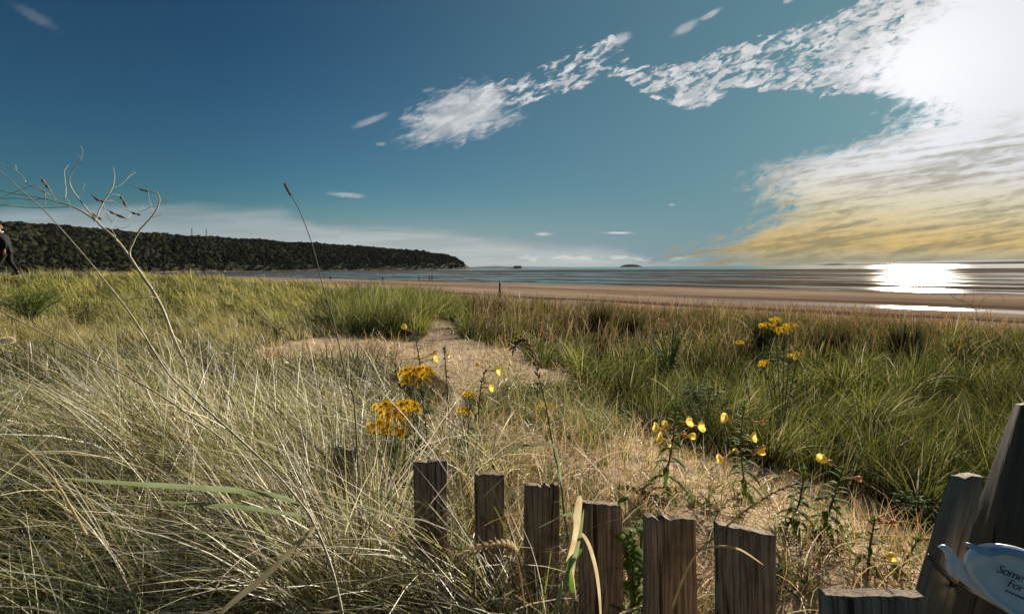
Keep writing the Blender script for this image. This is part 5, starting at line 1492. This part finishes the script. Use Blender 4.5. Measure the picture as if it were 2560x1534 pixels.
    for s in (-1, 1): mb.ball((hx - .086, hy + s * .032, hz + .025), (.008, .011, .007), None, 8, 5)
    mb.tube([(hx - .088, hy - .025, hz - .05), (hx - .094, hy, hz - .052), (hx - .088, hy + .025, hz - .05)], .005, 5)
    mb.build('eyes_and_mouth', MAT['ink'], r)
    nx, ny, nz = J['neck']
    mb = MB(); mb.tube([(nx - .01 + .072 * math.cos(t), .068 * math.sin(t), nz + .05) for t in [i * math.pi / 8 for i in range(17)]], .022, 7); mb.build('collar', MAT['whitecloth' if bag else jacket], r)
    return r
w = person(foot(18, 16.4), 0.35, 'walker in black jacket and tan woollen hat striding along the ridge at the left', .15, .22, True)
w.location.z += .03
mb = MB(w.location); c = w.location + Vector((-.16, -.20, .84))
mb.ball(c, (.16, .09, .17), (0, 0, 1), 12, 8, 0, .04)
mb.tube([c + Vector((-.10, 0, .13)), c + Vector((-.05, -.01, .25)), c + Vector((.05, -.01, .25)), c + Vector((.10, 0, .13))], .014, 6)
b_ = mb.build('hip_bag', MAT['redcloth']); b_.location = w.location
tag(b_, 'small maroon bag carried at the hip of the walker on the ridge', 'bag')

for k, (px, py, lab, jk) in enumerate(((826, 699, 'farthest left of the tiny figures on the beach, alone', 'darkcloth'), (957, 703, 'tiny lone figure on the beach, second from the left', 'blackcloth'), (1047, 702, 'tiny figure on the beach just left of the close pair', 'darkcloth'),
                       (1074, 701, 'left one of the close pair of tiny figures by the waterline', 'blackcloth'), (1080, 701, 'right one of the close pair of tiny figures by the waterline', 'darkcloth'))):
    Y = 1200 * 4.2 / (py - 671); p = P(px, py, Y); p.z = 0
    person(p, random.uniform(-.5, 3.6), lab, .05, .18, False, jk, 'darkcloth', 'blackcloth', 'people on the beach')

# ---- the sea air, very thin
def haze():
    mt, nt, o = newmat('sea_air')
    v = nt.nodes.new('ShaderNodeVolumePrincipled'); v.inputs['Color'].default_value = (.80, .88, .95, 1); v.inputs['Density'].default_value = 9e-6
    v.inputs['Anisotropy'].default_value = .0
    nt.links.new(v.outputs[0], o.inputs['Volume'])
    mb = MB(); mb.box((0, 9000, 50), (14000, 10500, 52)); tag(mb.build('haze', mt, None, False), 'thin pale sea air between the dunes and the far coast', 'haze', kind='stuff')
haze()

# ---- dark tussocks standing up along the skyline of the right-hand grass
def tussocks():
    D = math.radians
    for px, Y, hgt, w, lab in ((1495, 11.0, .85, .26, 'dark grass tussock on the skyline, leftmost of the dark ones, right of the marker post'), (1578, 10.6, .74, .34, 'broad dark grass tussock on the skyline above the light green weed'),
                          (1912, 9.2, .82, .24, 'dark slanting tussock right behind the tall bushy ragwort'), (2075, 8.6, .74, .42, 'wide dark tussock on the skyline between the tall ragwort and the dry twig'),
                          (2262, 8.2, .78, .30, 'dark pointed tussock on the skyline left of the dry twig')):
        b = foot(px, Y); n = 420
        q = rng.normal(0, 1, (n, 2)) * w * .38
        X, Y_ = b.x + q[:, 0], b.y + q[:, 1] * .7
        z = ground(X, Y_)
        V, Fq, C = blades('t', np.stack([X - b.x, Y_ - b.y, z - b.z - .02], -1), rng.uniform(.5, 1.05, n) * hgt, rng.uniform(.008, .015, n), swing(D(60) + rng.normal(0, .8, n), np.arctan2(q[:, 0], q[:, 1]), .5), np.abs(rng.normal(.16, .14, n)), rng.uniform(0, .8, n), pal(n, [(.04, .05, .014), (.07, .07, .02), (.10, .07, .03)], (5, 3, 2)), 4)
        o = link('grass_tussock', mesh_np('grass_tussock', V, Fq, MAT['matgrass'], True, C)); o.location = b
        tag(o, lab, 'tussock', 'dark tussocks on the skyline')
tussocks()
